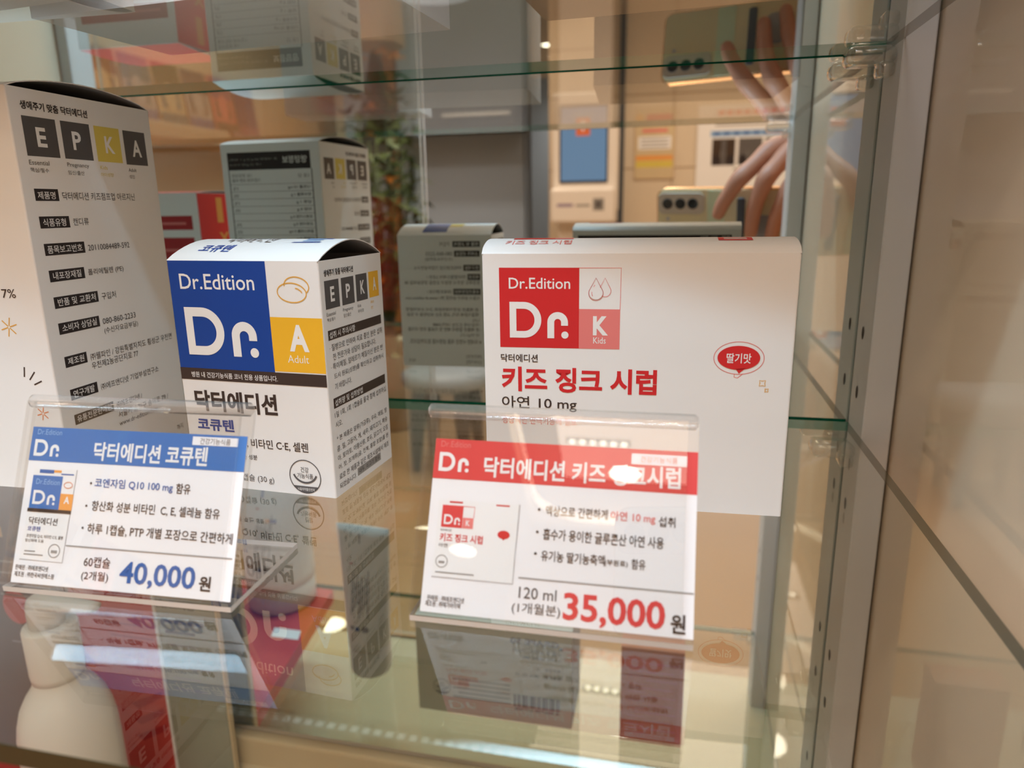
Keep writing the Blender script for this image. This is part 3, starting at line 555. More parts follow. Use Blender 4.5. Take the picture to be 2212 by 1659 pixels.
drop(Ff, 42.7, 83.7, 2.65, 89.3, 'pink'); drop(Ff, 46.0, 84.6, 2.15, 89.3, 'pink'); Ff.ell(42.72, 83.9, 2.45, 2.45, 'card', 3); drop(Ff, 42.7, 83.7, 2.65, 89.3, 'pink'); Ff.path([(41.2, 84.2), (41.2, 83.4), (41.5, 82.6)], .2, 'pink', 4); Ff.path([(41.9, 86.0), (42.3, 86.8)], .2, 'pink', 4)
Ff.T('닥터에디션', 6.6, 57.2, 20.93, 60.3, 'brown', .6); Ff.T('키즈 징크 시럽', 6.79, 45.6, 32.9 if False else 65.69, 55.4, 'red', 1.2); Ff.T('아연 10 mg', 6.72, 38.0, 35.9, 43.7, 'brown', .3); Ff.T('정상적인 면역기능에 필요', 6.7, 32.5, 36, 35.5, 'pinkl', .3)
badge(Ff, 16.5, 13.0, 7.0, 'lgray')
Ff.ring(94.5, 60.6, 8.75, 6.0, .25, 'pinkl', 1, n=44); Ff.path([(93.3, 54.6), (93.2, 53.5), (94.4, 53.2), (96.3, 54.9)], .25, 'pinkl', 1); Ff.ell(94.45, 60.7, 7.45, 4.45, 'red', 2, 40); Ff.poly([(93.6, 56.6), (97.2, 57.0), (94.8, 54.9)], 'red', 2); Ff.T('딸기맛', 90.2, 58.7, 98.82, 62.4, 'white', .5, 3)
for cu, cv, r in ((103.2, 51.5, 1.5), (104.8, 48.9, .85)): Ff.path([(cu + (r if k % 2 else r * .55) * cos(pi / 4 * k), cv + (r if k % 2 else r * .55) * sin(pi / 4 * k)) for k in range(8)], .25, 'star_o', 2, True)
Ft.T('키즈 징크 시럽', 8, 4.5, 33, 9.5, 'pinkl', .4); Ft.R(10, 12, 26, 20, 'red', 2, 4); Ft.R(26, 12, 33, 20, 'pinkl', 2, 4); Ft.R(86, 8, 98, 14, 'red', 2, 3); Ft.R(88, 9.5, 96, 10.5, 'card', 3); Ft.R(88, 11.5, 96, 12.5, 'card', 3)
Fr.T('생애주기 맞춤 닥터에디션', 2.5, 92.5, 18, 94.6, 'black', .8)
for k in range(4): Fr.R(2.5 + 7 * k, 84, 8.6 + 7 * k, 90.5, 'pink' if k == 2 else 'dgray'); Fr.T('EPKA'[k], 4.4 + 7 * k, 85.4, 6.8 + 7 * k, 89.2, 'white', .8, 2)
for k, (tg, tx) in enumerate((('제품명', '키즈 징크 시럽'), ('식품유형', '건강기능식품'), ('내용량', '120 ml'), ('소비자 상담실', '080-860-2233'), ('반품 및 교환처', '구입처'), ('연구개발', '㈜에프앤디넷'))):
    v = 74 - 11 * k; Fr.R(2.5, v, 12, v + 4, 'dgray'); Fr.T(tg, 3.2, v + .7, 11.2, v + 3.3, 'white', .3); Fr.T(tx, 13.2, v + .8, 13.2 + 2.0 * len(tx), v + 3.2, 'gray')
Fb.R(5.97, 90.6, 109.4, 94.8, 'black'); Fb.T('영양 · 기능정보', 6.9, 91.2, 26.2, 94.2, 'white')
for k in range(9): Fb.R(6, 84 - 8.2 * k, 109.4, 84.25 - 8.2 * k, 'gray'); Fb.R(8, 86 - 8.2 * k, 30 + (k * 7) % 17, 88 - 8.2 * k, 'lgray')
Fb.R(6, 52, 109.4, 56, 'black', 2)
fin()

# red carton with a white back panel, seen in the mirror only
t, Ff, Fr, Fb, Fl, Ft, fin = carton('supplement_carton', 'red carton with white back panel, mirrored left of the tall carton', (-.3705, -.178), 0.0, .088, .07, .1295, rise=.0018, group=GRP, body='card')
Fb.R(6, 101, 82, 112, 'dred'); Fb.R(6, 60, 82, 95, 'dred')
for k in range(3): Fb.R(12, 68 + 8 * k, 62, 70 + 8 * k, 'pinkl', 2)
Fb.R(12, 105, 40, 107, 'pinkl', 2)
for k in range(4): Fb.R(8, 50 - 10 * k, 56 - 8 * (k % 2), 53 - 10 * k, 'lgray')
for F_, wd in ((Fr, 70), (Ff, 88), (Fl, 70)): F_.R(0.3, 0.3, wd - .3, 129.2, 'red')
Fr.T('rtix', 12, 88, 46, 102, 'gold', .6); Fr.R(12, 86, 46, 86.8, 'gold', 2); Fr.R(38, 106, 46, 126, 'gold', 2); Fr.R(6, 60, 52, 68, 'pinkl', 2); Fr.R(20, 76, 40, 78, 'pinkl', 2)
Ft.R(0.2, 0.5, 87.8, 69.5, 'red', 2, 6)
fin()

# cartons on the upper shelf, seen from below through the glass
ZU = .1888
t, Ff, Fr, Fb, Fl, Ft, fin = carton('upper_shelf_carton', 'white carton on the upper glass shelf, the middle one above the blue carton', (-.1037, -.1548), -.07, .145, .075, .12, ZU, group='cartons on the upper shelf', body='card'); fin()
t, Ff, Fr, Fb, Fl, Ft, fin = carton('upper_shelf_carton', 'beige carton with a grey back on the upper shelf above the phone', (.0629, -.1803), -.06, .125, .09, .10, ZU, group='cartons on the upper shelf', body='kraft')
Fb.R(.2, .2, 124.8, 99.8, 'dgray'); fin()
t, Ff, Fr, Fb, Fl, Ft, fin = carton('upper_shelf_carton', 'white carton on the upper glass shelf at the far left', (-.2069, -.2066), -.115, .11, .045, .11, ZU, group='cartons on the upper shelf', body='card'); fin()

# ------------------------------------------------------------------ price signs
def sign_frame(x, y, yaw, tilt):
    U = Vector((cos(yaw), sin(yaw), 0)); V = Vector((-sin(yaw), cos(yaw), 0)); D = V * sin(tilt) + Vector((0, 0, cos(tilt))); Nn = U.cross(D); return Vector((x, y, .0024)), U, D, Nn, V
def sign_holder(label, x, y, yaw, tilt, w, L):
    O, U, D, Nn, V = sign_frame(x, y, yaw, tilt)
    t = thing('sign_holder', label, 'sign holder', (x, y, 0.0), 0, 'clear acrylic sign holders'); o = Vector((x, y, 0))
    def slab(u0, u1, d0, d1, n0, n1, face, edge, name):
        m = MB(); q = lambda u, d, n: O + U * u + D * d + Nn * n - o
        v = [q(u0, d0, n0), q(u1, d0, n0), q(u1, d1, n0), q(u0, d1, n0), q(u0, d0, n1), q(u1, d0, n1), q(u1, d1, n1), q(u0, d1, n1)]
        m.add(v, [(3, 2, 1, 0), (4, 5, 6, 7)], face); m.add(v, [(0, 1, 5, 4), (1, 2, 6, 5), (2, 3, 7, 6), (3, 0, 4, 7)], edge); m.build(name, t)
    slab(-.0008, w - .0024, 0, L - .0022, .0005, .0019, 'acrylic', 'acrylic_rim_glow', 'front_pane')
    slab(-.0008, w + .0006, 0, L - .0022, -.0022, -.0008, 'acrylic', 'acrylic_rim_glow', 'back_pane')
    m = MB(); r = .00215; rings = []
    for u in (-.0010, -.0004, w - .0004, w + .0004):
        k = .6 if u in (-.0010, w + .0004) else 1.0
        rings.append([O + U * u + D * (L - .0022 + r * k * sin(a)) + Nn * (-.00015 + r * k * cos(a)) - o for a in [2 * pi * j / 14 for j in range(14)]])
    m.loft(rings, 'acrylic_rim_glow'); m.build('top_fold', t)
    m = MB(); b0 = O - o; b0.z = 0; q = lambda u, d, z: Vector((b0.x, b0.y, 0)) + U * u + V * d + Vector((0, 0, z))
    v = [q(-.0008, -.001, .0002), q(w + .0006, -.001, .0002), q(w + .0006, .041, .0002), q(-.0008, .041, .0002), q(-.0008, -.001, .0019), q(w + .0006, -.001, .0019), q(w + .0006, .041, .0019), q(-.0008, .041, .0019)]
    m.add(v, [(3, 2, 1, 0), (4, 5, 6, 7)], 'acrylic'); m.add(v, [(0, 1, 5, 4), (1, 2, 6, 5), (2, 3, 7, 6), (3, 0, 4, 7)], 'acrylic_edge'); m.build('base_plate', t)
    return t
def price_card(label, x, y, yaw, tilt, u0, v0, u1, v1):
    O, U, D, Nn, V = sign_frame(x, y, yaw, tilt); m = MB(); F_ = Face(m, O, U, D); a = []
    q = lambda u, d, n: O + U * (u / 1000) + D * (d / 1000) + Nn * n
    v = [q(u0, v0, -.0003), q(u1, v0, -.0003), q(u1, v1, -.0003), q(u0, v1, -.0003), q(u0, v0, 0), q(u1, v0, 0), q(u1, v1, 0), q(u0, v1, 0)]
    m.add(v, [(3, 2, 1, 0), (4, 5, 6, 7), (0, 1, 5, 4), (1, 2, 6, 5), (2, 3, 7, 6), (3, 0, 4, 7)], 'paper')
    return m, F_, lambda: tag(m.build('price_card'), label, 'price card', 'printed price cards')
SL = (-.2018, -.2366, .0392, .39); SR = (-.0702, -.2268, .0126, .44)
sign_holder('clear slanted acrylic sign holder around the blue price card', *SL, .0770, .0600)
sign_holder('clear slanted acrylic sign holder around the red price card', *SR, .0776, .0609)
m, F, fin = price_card('blue-headed price card reading 40,000 in its acrylic holder', *SL, 1.2, .5, 76.9, 49.5)
F.R(1.2, 38.67, 76.9, 49.5, 'band_blue', 1); F.T('Dr.Edition', 3.19, 47.1, 12.17, 48.8, 'lb'); F.logo_dr(2.7, 40.2, 12.2, 45.5, 'white', 2); F.T('닥터에디션 코큐텐', 24.6, 39.7, 64.3, 45.6, 'white', 1.0); F.R(58.6, 46.15, 73.97, 48.76, 'paper', 2); F.T('건강기능식품', 61.2, 46.5, 71.5, 48.4, 'gray', 0, 3)
F.P([(3.16, 7.8), (18.64, 7.7), (19.5, 36.5), (4.03, 36.2)], [(0, 1, 2, 3)], 'white', 1); F.path([(3.2, 7.7), (18.7, 7.6), (19.5, 36.4)], .3, 'paper_gray', 1)
F.R(3.85, 23.7, 14.75, 34.1, 'band_blue', 2); F.R(14.75, 23.65, 19.45, 28.75, 'org', 2); F.R(3.56, 22.6, 19.37, 23.68, 'brown', 3); F.T('Dr.Edition', 5.31, 31.3, 13.98, 33.0, 'lb', 0, 3); F.logo_dr(4.9, 25.0, 13.3, 29.4, 'white', 3); F.T('A', 16.3, 25.7, 18.3, 27.9, 'white', 1, 3); F.T('닥터에디션', 4.64, 18.7, 15.08, 21.0, 'brown', .5); F.T('코큐텐', 4.52, 16.6, 9.25, 18.1, 'blue', .5); F.T('코엔자임 Q10, 비타민 C·E, 셀렌', 4.5, 14.5, 17.8, 15.7, 'brown', .3); F.T('항산화에 도움', 4.3, 13.2, 11.1, 14.2, 'gray', .3); F.ring(15.3, 11.0, 2.0, 2.0, .3, 'lgray', 2); F.R(14.2, 10.3, 16.4, 11.2, 'lgray', 2)
F.R(4.6, 10.2, 8.5, 10.6, 'lgray', 2); F.R(4.5, 9.2, 11.5, 9.6, 'lgray', 2); F.R(6.0, 34.85, 11.3, 36.0, 'blue_t', 2); F.R(11.3, 35.2, 14, 36.0, 'org', 2); F.R(14, 34.6, 18.6, 35.0, 'blue_t', 2); F.ring(17.1, 31.5, 1.5, .95, .2, 'star_r', 3)
for u, v in ((25.1, 32.6), (24.53, 25.56), (24.27, 18.73)): F.ell(u, v, .38, .38, 'brown', 2, 12)
F.T('코엔자임 Q10 100 mg', 26.43, 31.0, 53.8, 34.3, 'blue_t', .5); F.T('함유', 54.9, 31.0, 59.8, 34.2, 'brown', .5); F.T('항산화 성분 비타민  C, E, 셀레늄 함유', 26.45, 24.0, 70.5, 27.3, 'brown', .4); F.T('하루 1캡슐, PTP 개별 포장으로 간편하게', 26.0, 16.9, 75.6, 20.3, 'brown', .4)
F.R(19.2, 12.75, 76.2, 13.15, 'lgray', 2); F.T('60캡슐', 26.36, 7.1, 35.6, 10.3, 'brown', .2); F.T('(2개월)', 26.1, 2.7, 35.5, 5.9, 'brown', .2); F.T('40,000', 39.3, 2.1, 64.8, 9.7, 'blue_t', .8); F.T('원', 66.2, 2.9, 70.1, 7.3, 'brown', 1.0); F.T('판매원 : ㈜에프앤디넷', 2.2, 4.5, 14.1, 6.1, 'brown', .3); F.T('제조원 : ㈜한국씨엔에스팜', 2.2, 2.4, 16.6, 4.0, 'brown', .3)
fin()
m, F, fin = price_card('red-headed price card reading 35,000 in its acrylic holder', *SR, 2.0, .4, 78.2, 50.3)
F.R(2.0, 38.5, 78.2, 50.3, 'band_red', 1); F.R(2.0, 38.5, 13.2, 50.3, 'band_red', 2); F.T('Dr.Edition', 3.8, 47.9, 12.9, 49.7, 'pinkl', 0, 3); F.logo_dr(3.6, 40.7, 13.0, 46.3, 'white', 3); F.T('닥터에디션 키즈 징크시럽', 17.4, 39.7, 73.7, 45.7, 'white', 1.0); F.R(59.97, 46.0, 75.23, 49.0, 'paper', 2); F.T('건강기능식품', 62.5, 46.6, 72.7, 48.4, 'pink', 0, 3)
F.R(4.68, 10.34, 28.7, 32.5, 'white', 1); F.path([(4.5, 10.3), (28.4, 10.25), (28.9, 32.4)], .35, 'paper_gray', 1); F.R(5.95, 24.54, 12.3, 30.9, 'band_red', 2); F.R(12.4, 24.53, 15.58, 27.6, 'pink', 2); F.path([(12.3, 30.8), (15.7, 30.8), (15.6, 27.6)], .2, 'pinkl', 2); F.logo_dr(6.7, 25.4, 11.75, 28.2, 'white', 3); F.T('K', 13.4, 25.3, 14.6, 26.9, 'white', 1, 3); F.T('닥터에디션', 5.9, 23.3, 9.2, 24.0, 'brown', .4); F.T('키즈 징크 시럽', 5.9, 20.4, 18.8, 22.8, 'red', .9); F.T('아연 10 mg', 5.8, 18.6, 13.0, 19.9, 'brown', .4)
F.ring(7.1, 14.8, 1.7, 1.7, .25, 'lgray', 2); F.R(6.2, 14.2, 8.0, 14.9, 'lgray', 2); F.R(5.5, 11.5, 17, 11.9, 'lgray', 2); F.ell(24.8, 23.6, 1.8, 1.2, 'red', 2); F.poly([(24.2, 22.7), (25.4, 22.7), (24.8, 22.0)], 'red', 2); F.R(8, 31.6, 12, 32.1, 'red', 2); F.R(22, 31.6, 26, 32.0, 'red', 2)
for u, v in ((34.6, 31.5), (34.5, 25.2), (34.37, 19.2)): F.ell(u, v, .4, .4, 'brown', 2, 12)
F.T('액상으로 간편하게', 36.5, 29.9, 54.1, 32.8, 'brown', .5); F.T('아연 10 mg', 54.9, 29.6, 67.2, 32.6, 'pink', .6); F.T('섭취', 68.1, 29.2, 72.6, 32.0, 'brown', .5); F.T('흡수가 용이한 글루콘산 아연 사용', 36.2, 23.2, 69.7, 26.4, 'brown', .5); F.T('유기농 딸기농축액', 36.0, 17.3, 53.9, 20.3, 'brown', .5); F.T('(부원료)', 53.9, 17.4, 60.2, 19.3, 'brown', .4); F.T('함유', 61.2, 17.2, 65.0, 20.0, 'brown', .5)
F.R(30.0, 12.0, 78.0, 12.4, 'lgray', 2); F.T('120 ml', 30.4, 6.7, 41.1, 9.8, 'gray', .2); F.T('(1개월분)', 28.7, 2.2, 42.4, 5.6, 'gray', .2); F.T('35,000', 43.1, .9, 70.7, 9.5, 'band_red', .9); F.T('원', 72.2, 1.5, 76.1, 6.5, 'brown', 1.0); F.T('판매원 : ㈜에프앤디넷', 3.8, 3.6, 14.8, 5.2, 'brown', .3); F.T('제조원 : ㈜메가바이텍', 3.4, 2.0, 13.8, 3.6, 'brown', .3)
fin()

# ------------------------------------------------------------------ things on the lower shelf
ZS = -.316
# pump bottle
PX, PY = -.3805, -.070
t = thing('pump_bottle', 'white lotion pump bottle on the lower glass shelf', 'bottle', (PX, PY, ZS)); b = -ZS
m = MB(); zz = lambda z: z + b; RB = .0293
m.lathe([(RB - .004, 0.001), (RB - .001, .004), (RB, .010), (RB, zz(-.228)), (RB - .0006, zz(-.212)), (RB - .002, zz(-.203)), (RB - .0045, zz(-.194)), (RB - .0085, zz(-.186)), (.0165, zz(-.180)), (.0150, zz(-.176)), (.0146, zz(-.172))], 'plastic_white', n=56)
body = m.build('bottle_body', t)
m = MB(); Fp = Face(m, fn=lambda u, v, e: Vector(((RB + e) * sin(u / 29.3), -(RB + e) * cos(u / 29.3), v / 1000)))
Fp.T('바디로션', 2, 62, 18, 68, 'lgray', .3); Fp.R(2, 58, 22, 58.5, 'lgray', 2, 1); Fp.R(2, 53, 14, 53.4, 'lgray'); m.build('label_print', body)
m = MB(); m.lathe([(.0152, zz(-.1745)), (.0157, zz(-.170)), (.0157, zz(-.1395)), (.0150, zz(-.1375)), (.0112, zz(-.1375))], 'plastic_white', c=(0, 0, 0), n=44); m.build('collar', t)
m = MB(); m.lathe([(.0104, zz(-.1385)), (.0104, zz(-.128)), (.0102, zz(-.1235)), (.0090, zz(-.1195)), (.0060, zz(-.1175)), (.002, zz(-.1168))], 'plastic_white', c=(-.0015, 0, 0), n=40)
rings = []
for k in range(11):
    q = k / 10; x = -.002 + .0395 * q; hw = .0098 * (1 - q) + .0046 * q; zt = zz(-.1172) - .0020 * q; zb_ = zz(-.1275) + .0030 * q
    rings.append([(x, hw * cos(a), (zt + zb_) / 2 + (zt - zb_) / 2 * sin(a)) for a in [2 * pi * j / 18 for j in range(18)]])
m.loft(rings, 'plastic_white'); m.build('pump_head', t)
# dark carton at the far left
t, Ff, Fr, Fb, Fl, Ft, fin = carton('dark_carton', 'dark brown carton with a gold strip behind the pump bottle', (-.4255, -.0195), 0, .11, .0155, .262, ZS, rise=.0, body='carton_dark')
Ff.R(0, 206, 70, 214, 'gold', 2); Ff.T('골드 케어', 40, 207.5, 66, 212.5, 'brown', .4, 3)
for k in range(4): Ff.R(58, 186 - 9 * k, 104 - 11 * (k % 2), 187.2 - 9 * k, 'lgray', 2)
Ff.ell(70, 150, 12, 14, 'carton_red', 2); Ff.R(60, 120, 108, 121, 'lgray', 2)
fin()
# red display carton: flat tray and an upright header
t = thing('display_carton', 'red and grey-green display carton with upright header beside the pump bottle', 'carton', (-.34, -.15, ZS))
m = MB(); P = [(-.3655 + .34, -.262 + .15), (-.329 + .34, -.015 + .15), (-.60 + .34, -.015 + .15), (-.63 + .34, -.262 + .15)]
P = [P[0], P[1], P[2], P[3]]; hh = .014
m.add([(x, y, 0) for x, y in P] + [(x, y, hh) for x, y in P], [(3, 2, 1, 0), (4, 5, 6, 7), (0, 1, 5, 4), (1, 2, 6, 5), (2, 3, 7, 6), (3, 0, 4, 7)], 'carton_red')
m.add([(-.07, -.09, hh + .0002), (-.04, -.09, hh + .0002), (-.035, -.075, hh + .0002), (-.065, -.075, hh + .0002)], [(0, 1, 2, 3)], 'paper'); m.add([(-.05, -.03, hh + .0002), (-.02, -.03, hh + .0002), (-.015, -.015, hh + .0002), (-.045, -.015, hh + .0002)], [(0, 1, 2, 3)], 'paper')
m.build('tray', t)
m = MB(); x0, x1, xs = -.4245 + .34, -.3035 + .34, -.3515 + .34; y0 = -.012 + .15; z1 = .172
m.bbox(xs, x1, y0 - .0012, y0 + .003, 0, z1, 'carton_green', .0008, 1); m.bbox(x0, xs - .0022, y0 - .0012, y0 + .003, 0, z1, 'carton_red', .0008, 1); m.bbox(xs - .0022, xs, y0 - .0018, y0 + .003, 0, z1 + .001, 'card', .0004, 1); m.bbox(x1 - .0002, x1 + .0016, y0 - .0014, y0 + .003, 0, z1, 'cream', .0004, 1)
Fh = Face(m, (xs, y0 - .0013, hh), (1, 0, 0), (0, 0, 1))
Fh.T('뉴트리션', 5, 146, 32, 153, 'gray', .8); Fh.R(6, 134, 38, 137, 'gray'); Fh.R(6, 126, 30, 128.5, 'gray')
for k in range(5): Fh.R(8, 116 - 9 * k, 30 + 4 * (k % 3), 117.6 - 9 * k, 'lgray')
Fh = Face(m, (x0, y0 - .0013, hh), (1, 0, 0), (0, 0, 1))
for k in range(6): Fh.R(28 + 4 * (k % 2), 148 - 10 * k, 68 - 6 * (k % 3), 149.6 - 10 * k, 'dred')
for k in range(3): Fh.P([(40, 62 - 14 * k), (68, 76 - 14 * k), (68, 71 - 14 * k), (46, 58 - 14 * k)], [(3, 2, 1, 0)], 'dred', 2)
m.build('header', t)
# squeeze tubes, standing on their caps
def tube(label, x, y, rb, wt, h, yaw, blue=False, z=ZS):
    t = thing('squeeze_tube', label, 'tube', (x, y, z), yaw, 'squeeze tubes on the lower shelf')
    m = MB(); m.lathe([(rb * .92, 0), (rb, .003), (rb, .026), (rb * .97, .028)], 'tube_gray', n=36); m.build('cap', t)
    m = MB(); rings = []
    for k in range(13):
        q = k / 12; z = .0285 + (h - .0285) * q; a = rb * (1 - q) + wt / 2 * q; c = rb * (1 - q ** 1.3) + .0012
        rings.append([(a * cos(s), c * sin(s), z) for s in [2 * pi * j / 32 for j in range(32)]])
    m.loft(rings, 'tube_gray'); bo = m.build('tube_body', t)
    m = MB(); 
    def fn(u, v, e):
        q = (v / 1000 - .0285) / (h - .0285); a = rb * (1 - q) + wt / 2 * q; c = rb * (1 - q ** 1.3) + .0012; s = pi / 2 + (u / 1000) / a
        return Vector(((a + e) * cos(s), (c + e + .0003) * sin(s), v / 1000))
    Fq = Face(m, fn=lambda u, v, e: fn(u, v, e))
    for k in range(9):
        u = -9 + 2.2 * k; Fq.R(u, 62 + (k * 13) % 17, u + .9, 108 - (k * 7) % 15, 'gray', 2, 6)
    Fq.R(8, 112, 12, 113.5, 'dred', 2); Fq.ell(-6, 52, 3.4, 3.0, 'gray', 2, 16); Fq.ell(2, 52, 2.4, 2.2, 'blue_t', 2, 16); Fq.ell(8, 52, 2.4, 2.2, 'gray', 2, 16)
    if blue: Fq.R(-14, 100, -6, 104, 'blue_t', 2); Fq.R(-6, 100, 0, 104, 'org', 2); Fq.R(4, h * 1000 - 26, 6.5, h * 1000 - 8, 'blue_t', 2)
    else: Fq.R(1, h * 1000 - 16, 2.2, h * 1000 - 7, 'gray', 2)
    m.build('tube_print', bo)
tube('grey squeeze tube with lengthwise print, the slim one beside the grey carton', -.2735, -.158, .0195, .055, .148, .08)
tube('broad grey squeeze tube with blue print standing on the red tray', -.410, -.232, .036, .088, .150, .05, True, ZS + .0142)
# grey carton with a barcode on its back, and a flat orange carton
t, Ff, Fr, Fb, Fl, Ft, fin = carton('barcode_carton', 'grey carton with a barcode, mirrored below the red price card', (-.0725, -.1665), -.006, .136, .054, .0925, ZS, rise=.001, body='carton_gray')
for k, s in enumerate('1011010011101100101101110010110100110111010010110111001011010011'):
    if s == '1': Fb.R(10 + .62 * k, 15, 10.62 + .62 * k, 27, 'black')
Fb.T('8 806738 677308', 11, 11.4, 49, 14.2, 'black', .2); Fb.T('GRAPE 50', 11, 76, 52, 81.5, 'gray', 1.2); Fb.ell(9, 75, 1.6, 1.6, 'leaf'); 
lines(Fb, [('반품 및 교환처 : 구입처', 9, 68.5, 50, 71.5), ('소비자 상담실 080', 9, 62.5, 42, 65.5), ('제조번호 :  D', 9, 52.5, 30, 55.5), ('유통기한 : 2025. 03. 19', 9, 45.5, 48, 48.7), ('까지', 73, 52.5, 78, 55)], 'gray')
for k in range(5): Fb.R(53, 34 - 4.4 * k, 104 - 5 * (k % 2), 35.3 - 4.4 * k, 'lgray')
badge(Fb, 114, 25, 7.5, 'gray'); Fr.R(.5, .5, 53.5, 92, 'brown'); Fl.R(.5, .5, 53.5, 92, 'brown')
fin()
t, Ff, Fr, Fb, Fl, Ft, fin = carton('orange_carton', 'rust orange carton, mirrored at the lower right', (.0178, -.134), -.008, .0498, .025, .0875, ZS, rise=.0015, body='carton_orange')
for k in range(9): Fb.R(5 + 3 * (k % 2), 74 - 7.6 * k, 26 + (k * 11) % 18, 74.8 - 7.6 * k, 'pinkl'); Fb.R(30, 70 - 7.6 * k, 44, 70.6 - 7.6 * k, 'pinkl')
fin()

# ------------------------------------------------------------------ phone that took the picture, and the hand that holds it
ph = bpy.data.objects.new('smartphone', None); COL.objects.link(ph); ph.empty_display_size = .02
_p = Matrix((C_RIGHT, -C_DOWN, C_RIGHT.cross(-C_DOWN))).transposed().to_4x4()      # local x right, y up, z towards the photographer
_p.translation = CAM_POS + C_RIGHT.cross(-C_DOWN) * .0012; ph.matrix_world = _p
tag(ph, 'smartphone in a clear gold-edged case, three lenses facing the mirror', 'phone')
def pslab(u0, u1, v0, v1, n0, n1, r, mname, name, parent=ph, m2=None):
    m = MB(); ring = lambda n, k=0.0: [(cx + (r - k) * cos(a), cy_ + (r - k) * sin(a), n) for cx, cy_, a0 in ((u1 - r, v0 + r, -pi / 2), (u1 - r, v1 - r, 0), (u0 + r, v1 - r, pi / 2), (u0 + r, v0 + r, pi)) for a in [a0 + pi / 2 * j / 6 for j in range(7)]]
    e = min(.0008, (n1 - n0) / 3); m.loft([ring(n0, e), ring(n0 + e), ring(n1 - e), ring(n1, e)], mname, False); return m.build(name, parent)
pslab(-.0255, .1265, -.0565, .0155, .0024, .0115, .009, 'phone_gold', 'case_frame')
bk = pslab(-.0245, .1255, -.0555, .0140, .0019, .0030, .008, 'phone_back', 'case_back')
pslab(.0285, .046, -.055, .0135, .0015, .0020, .001, 'phone_green', 'case_pattern', bk)
pslab(.0585, .0665, -.050, .006, .0002, .0020, .003, 'steel_dark', 'finger_strap', bk); pslab(.072, .100, -.042, -.012, .0004, .0020, .012, 'lgray', 'grip_disc', bk)
bp_ = pslab(-.0235, .0255, -.0115, .0115, .0006, .0024, .006, 'phone_bump', 'camera_bump')
for du in (-.0135, 0, .0132):
    m = MB(); vs = [(du + .0052 * cos(2 * pi * k / 28), .0052 * sin(2 * pi * k / 28), .0004) for k in range(28)]; m.add(vs, [tuple(reversed(range(28)))], 'lens_black'); m.add(vs + [(du + .0062 * cos(2 * pi * k / 28), .0062 * sin(2 * pi * k / 28), .0007) for k in range(28)], [(k, (k + 1) % 28, 28 + (k + 1) % 28, 28 + k) for k in range(28)], 'gray'); m.build('lens', bp_)
m = MB(); m.add([(-.0135 + .0022 * cos(2 * pi * k / 16), -.0165 + .0022 * sin(2 * pi * k / 16), .0018) for k in range(16)], [tuple(reversed(range(16)))], 'paper_gray'); m.build('flash', bk)
m = MB(); m.add([(-.022, -.053, .0117), (.123, -.053, .0117), (.123, .012, .0117), (-.022, .012, .0117)], [(0, 1, 2, 3)], 'lens_black'); m.build('display', ph)

def vp(px, yv):
    """a point of the mirror image, at mirrored depth yv along the sight line of photo pixel px, returned as the real point"""
    d = C_RIGHT * ((px[0] - 1106) / F_PX) + C_DOWN * ((px[1] - 829.5) / F_PX) + C_FWD; k = (yv - CAM_POS.y) / d.y; p = CAM_POS + d * k
    return Vector((p.x, 2 * MY - p.y, p.z))
hv, he, hr = [], [], []
def hp(px, yv, r, parent=None):
    hv.append(vp(px, yv) if len(px) == 2 else px); hr.append(r)
    if parent is not None: he.append((parent, len(hv) - 1))
    return len(hv) - 1
def bone(i, px, yv, rm, r):
    p1 = vp(px, yv); mid = hv[i].lerp(p1, .5); j = hp(tuple(mid) if False else mid, 0, rm, i); return hp(p1, 0, r, j)
elb = hp((2340, 330), .60, .042); fa = hp((2080, 300), .52, .036, elb); wr = hp((1890, 290), .445, .026, fa); pm = hp((1812, 300), .420, .024, wr)
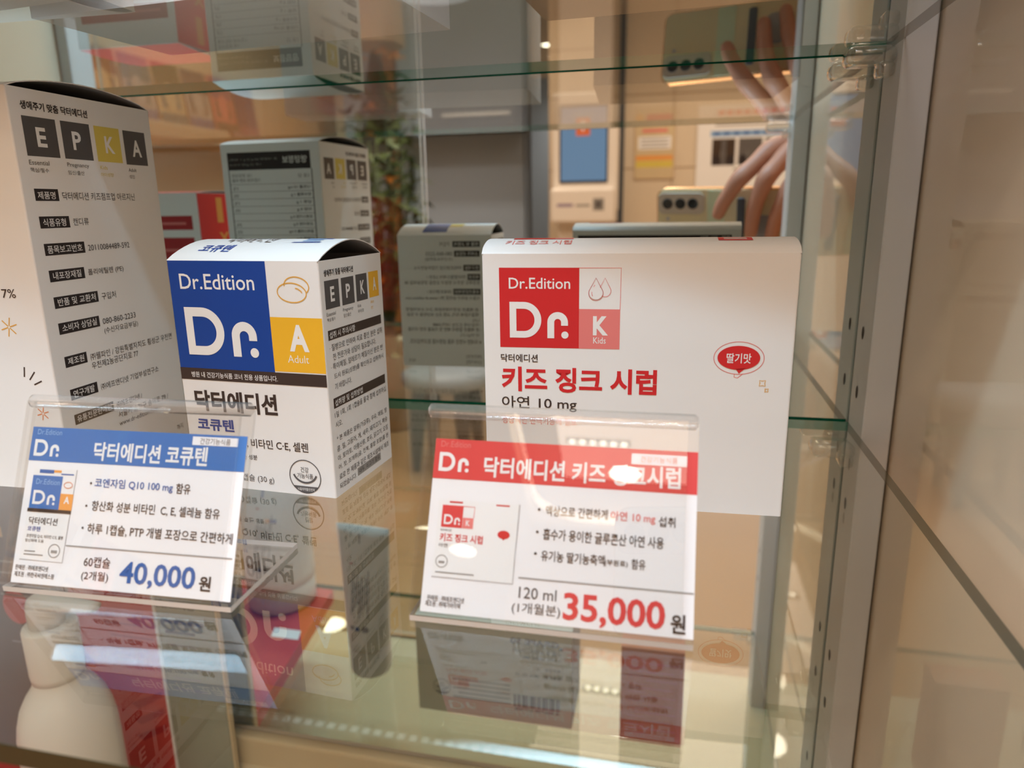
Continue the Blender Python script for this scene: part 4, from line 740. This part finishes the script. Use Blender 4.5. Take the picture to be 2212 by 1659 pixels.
# metacarpals end in knuckles over the top edge of the phone; fingers bend down over its back
for kn, pi_, di, ti, yy, rr in (((1668, 322), (1596, 386), (1560, 440), (1547, 474), (.394, .372, .3845, .391), (.0110, .0092, .0076, .0062)), ((1706, 326), (1654, 384), (1629, 448), (1620, 515), (.390, .364, .3755, .386), (.0112, .0095, .0080, .0066)), ((1748, 344), (1704, 408), (1676, 468), (1660, 535), (.390, .361, .372, .384), (.0106, .0090, .0076, .0062)), ((1784, 376), (1748, 442), (1722, 496), (1706, 536), (.393, .366, .371, .380), (.0094, .0078, .0066, .0054))):
    m0 = hp(((kn[0] * .45 + 1812 * .55), (kn[1] * .45 + 300 * .55)), .412, .0170, pm); a = bone(m0, kn, yy[0], .0145, rr[0] + .0022); b = bone(a, pi_, yy[1], rr[1] * .98, rr[1] + .0008); c = bone(b, di, yy[2], rr[2] * 1.02, rr[2] + .0004); hp(ti, yy[3], rr[3], c)
th0 = hp((1815, 390), .428, .017, pm); th1 = bone(th0, (1765, 448), .415, .012, .0118); th2 = bone(th1, (1712, 462), .411, .0094, .0090); hp((1675, 470), .413, .0066, th2)
me = bpy.data.meshes.new('person'); org = vp((1890, 290), .445); me.from_pydata([p - org for p in hv], he, []); me.materials.append(MATS['skin'])
hand = bpy.data.objects.new('person', me); COL.objects.link(hand); hand.location = org
sk = hand.modifiers.new('skin', 'SKIN'); sk.branch_smoothing = .45; sk.use_smooth_shade = True
if not me.skin_vertices: me.skin_vertices.new(name='')
for i, v in enumerate(me.skin_vertices[0].data): v.radius = (hr[i], hr[i]); v.use_root = (i == wr)
sb = hand.modifiers.new('smooth', 'SUBSURF'); sb.levels = 2; sb.render_levels = 2
tag(hand, 'bare hand and forearm reaching from the right, fingers draped over the phone', 'person')
p0, p1 = vp((2400, 334), .62), vp((2030, 297), .50); ax = (p1 - p0).normalized(); sx_ = ax.orthogonal().normalized(); sy_ = ax.cross(sx_)
m = MB(); rings = []
for k in range(9):
    q = k / 8; c = p0.lerp(p1, q) - org; r = .052 - .010 * q + .0012 * sin(9 * q); rings.append([c + sx_ * (r * cos(a)) + sy_ * (r * sin(a)) for a in [2 * pi * j / 24 for j in range(24)]])
m.loft(rings, 'sleeve'); m.build('sleeve', hand)
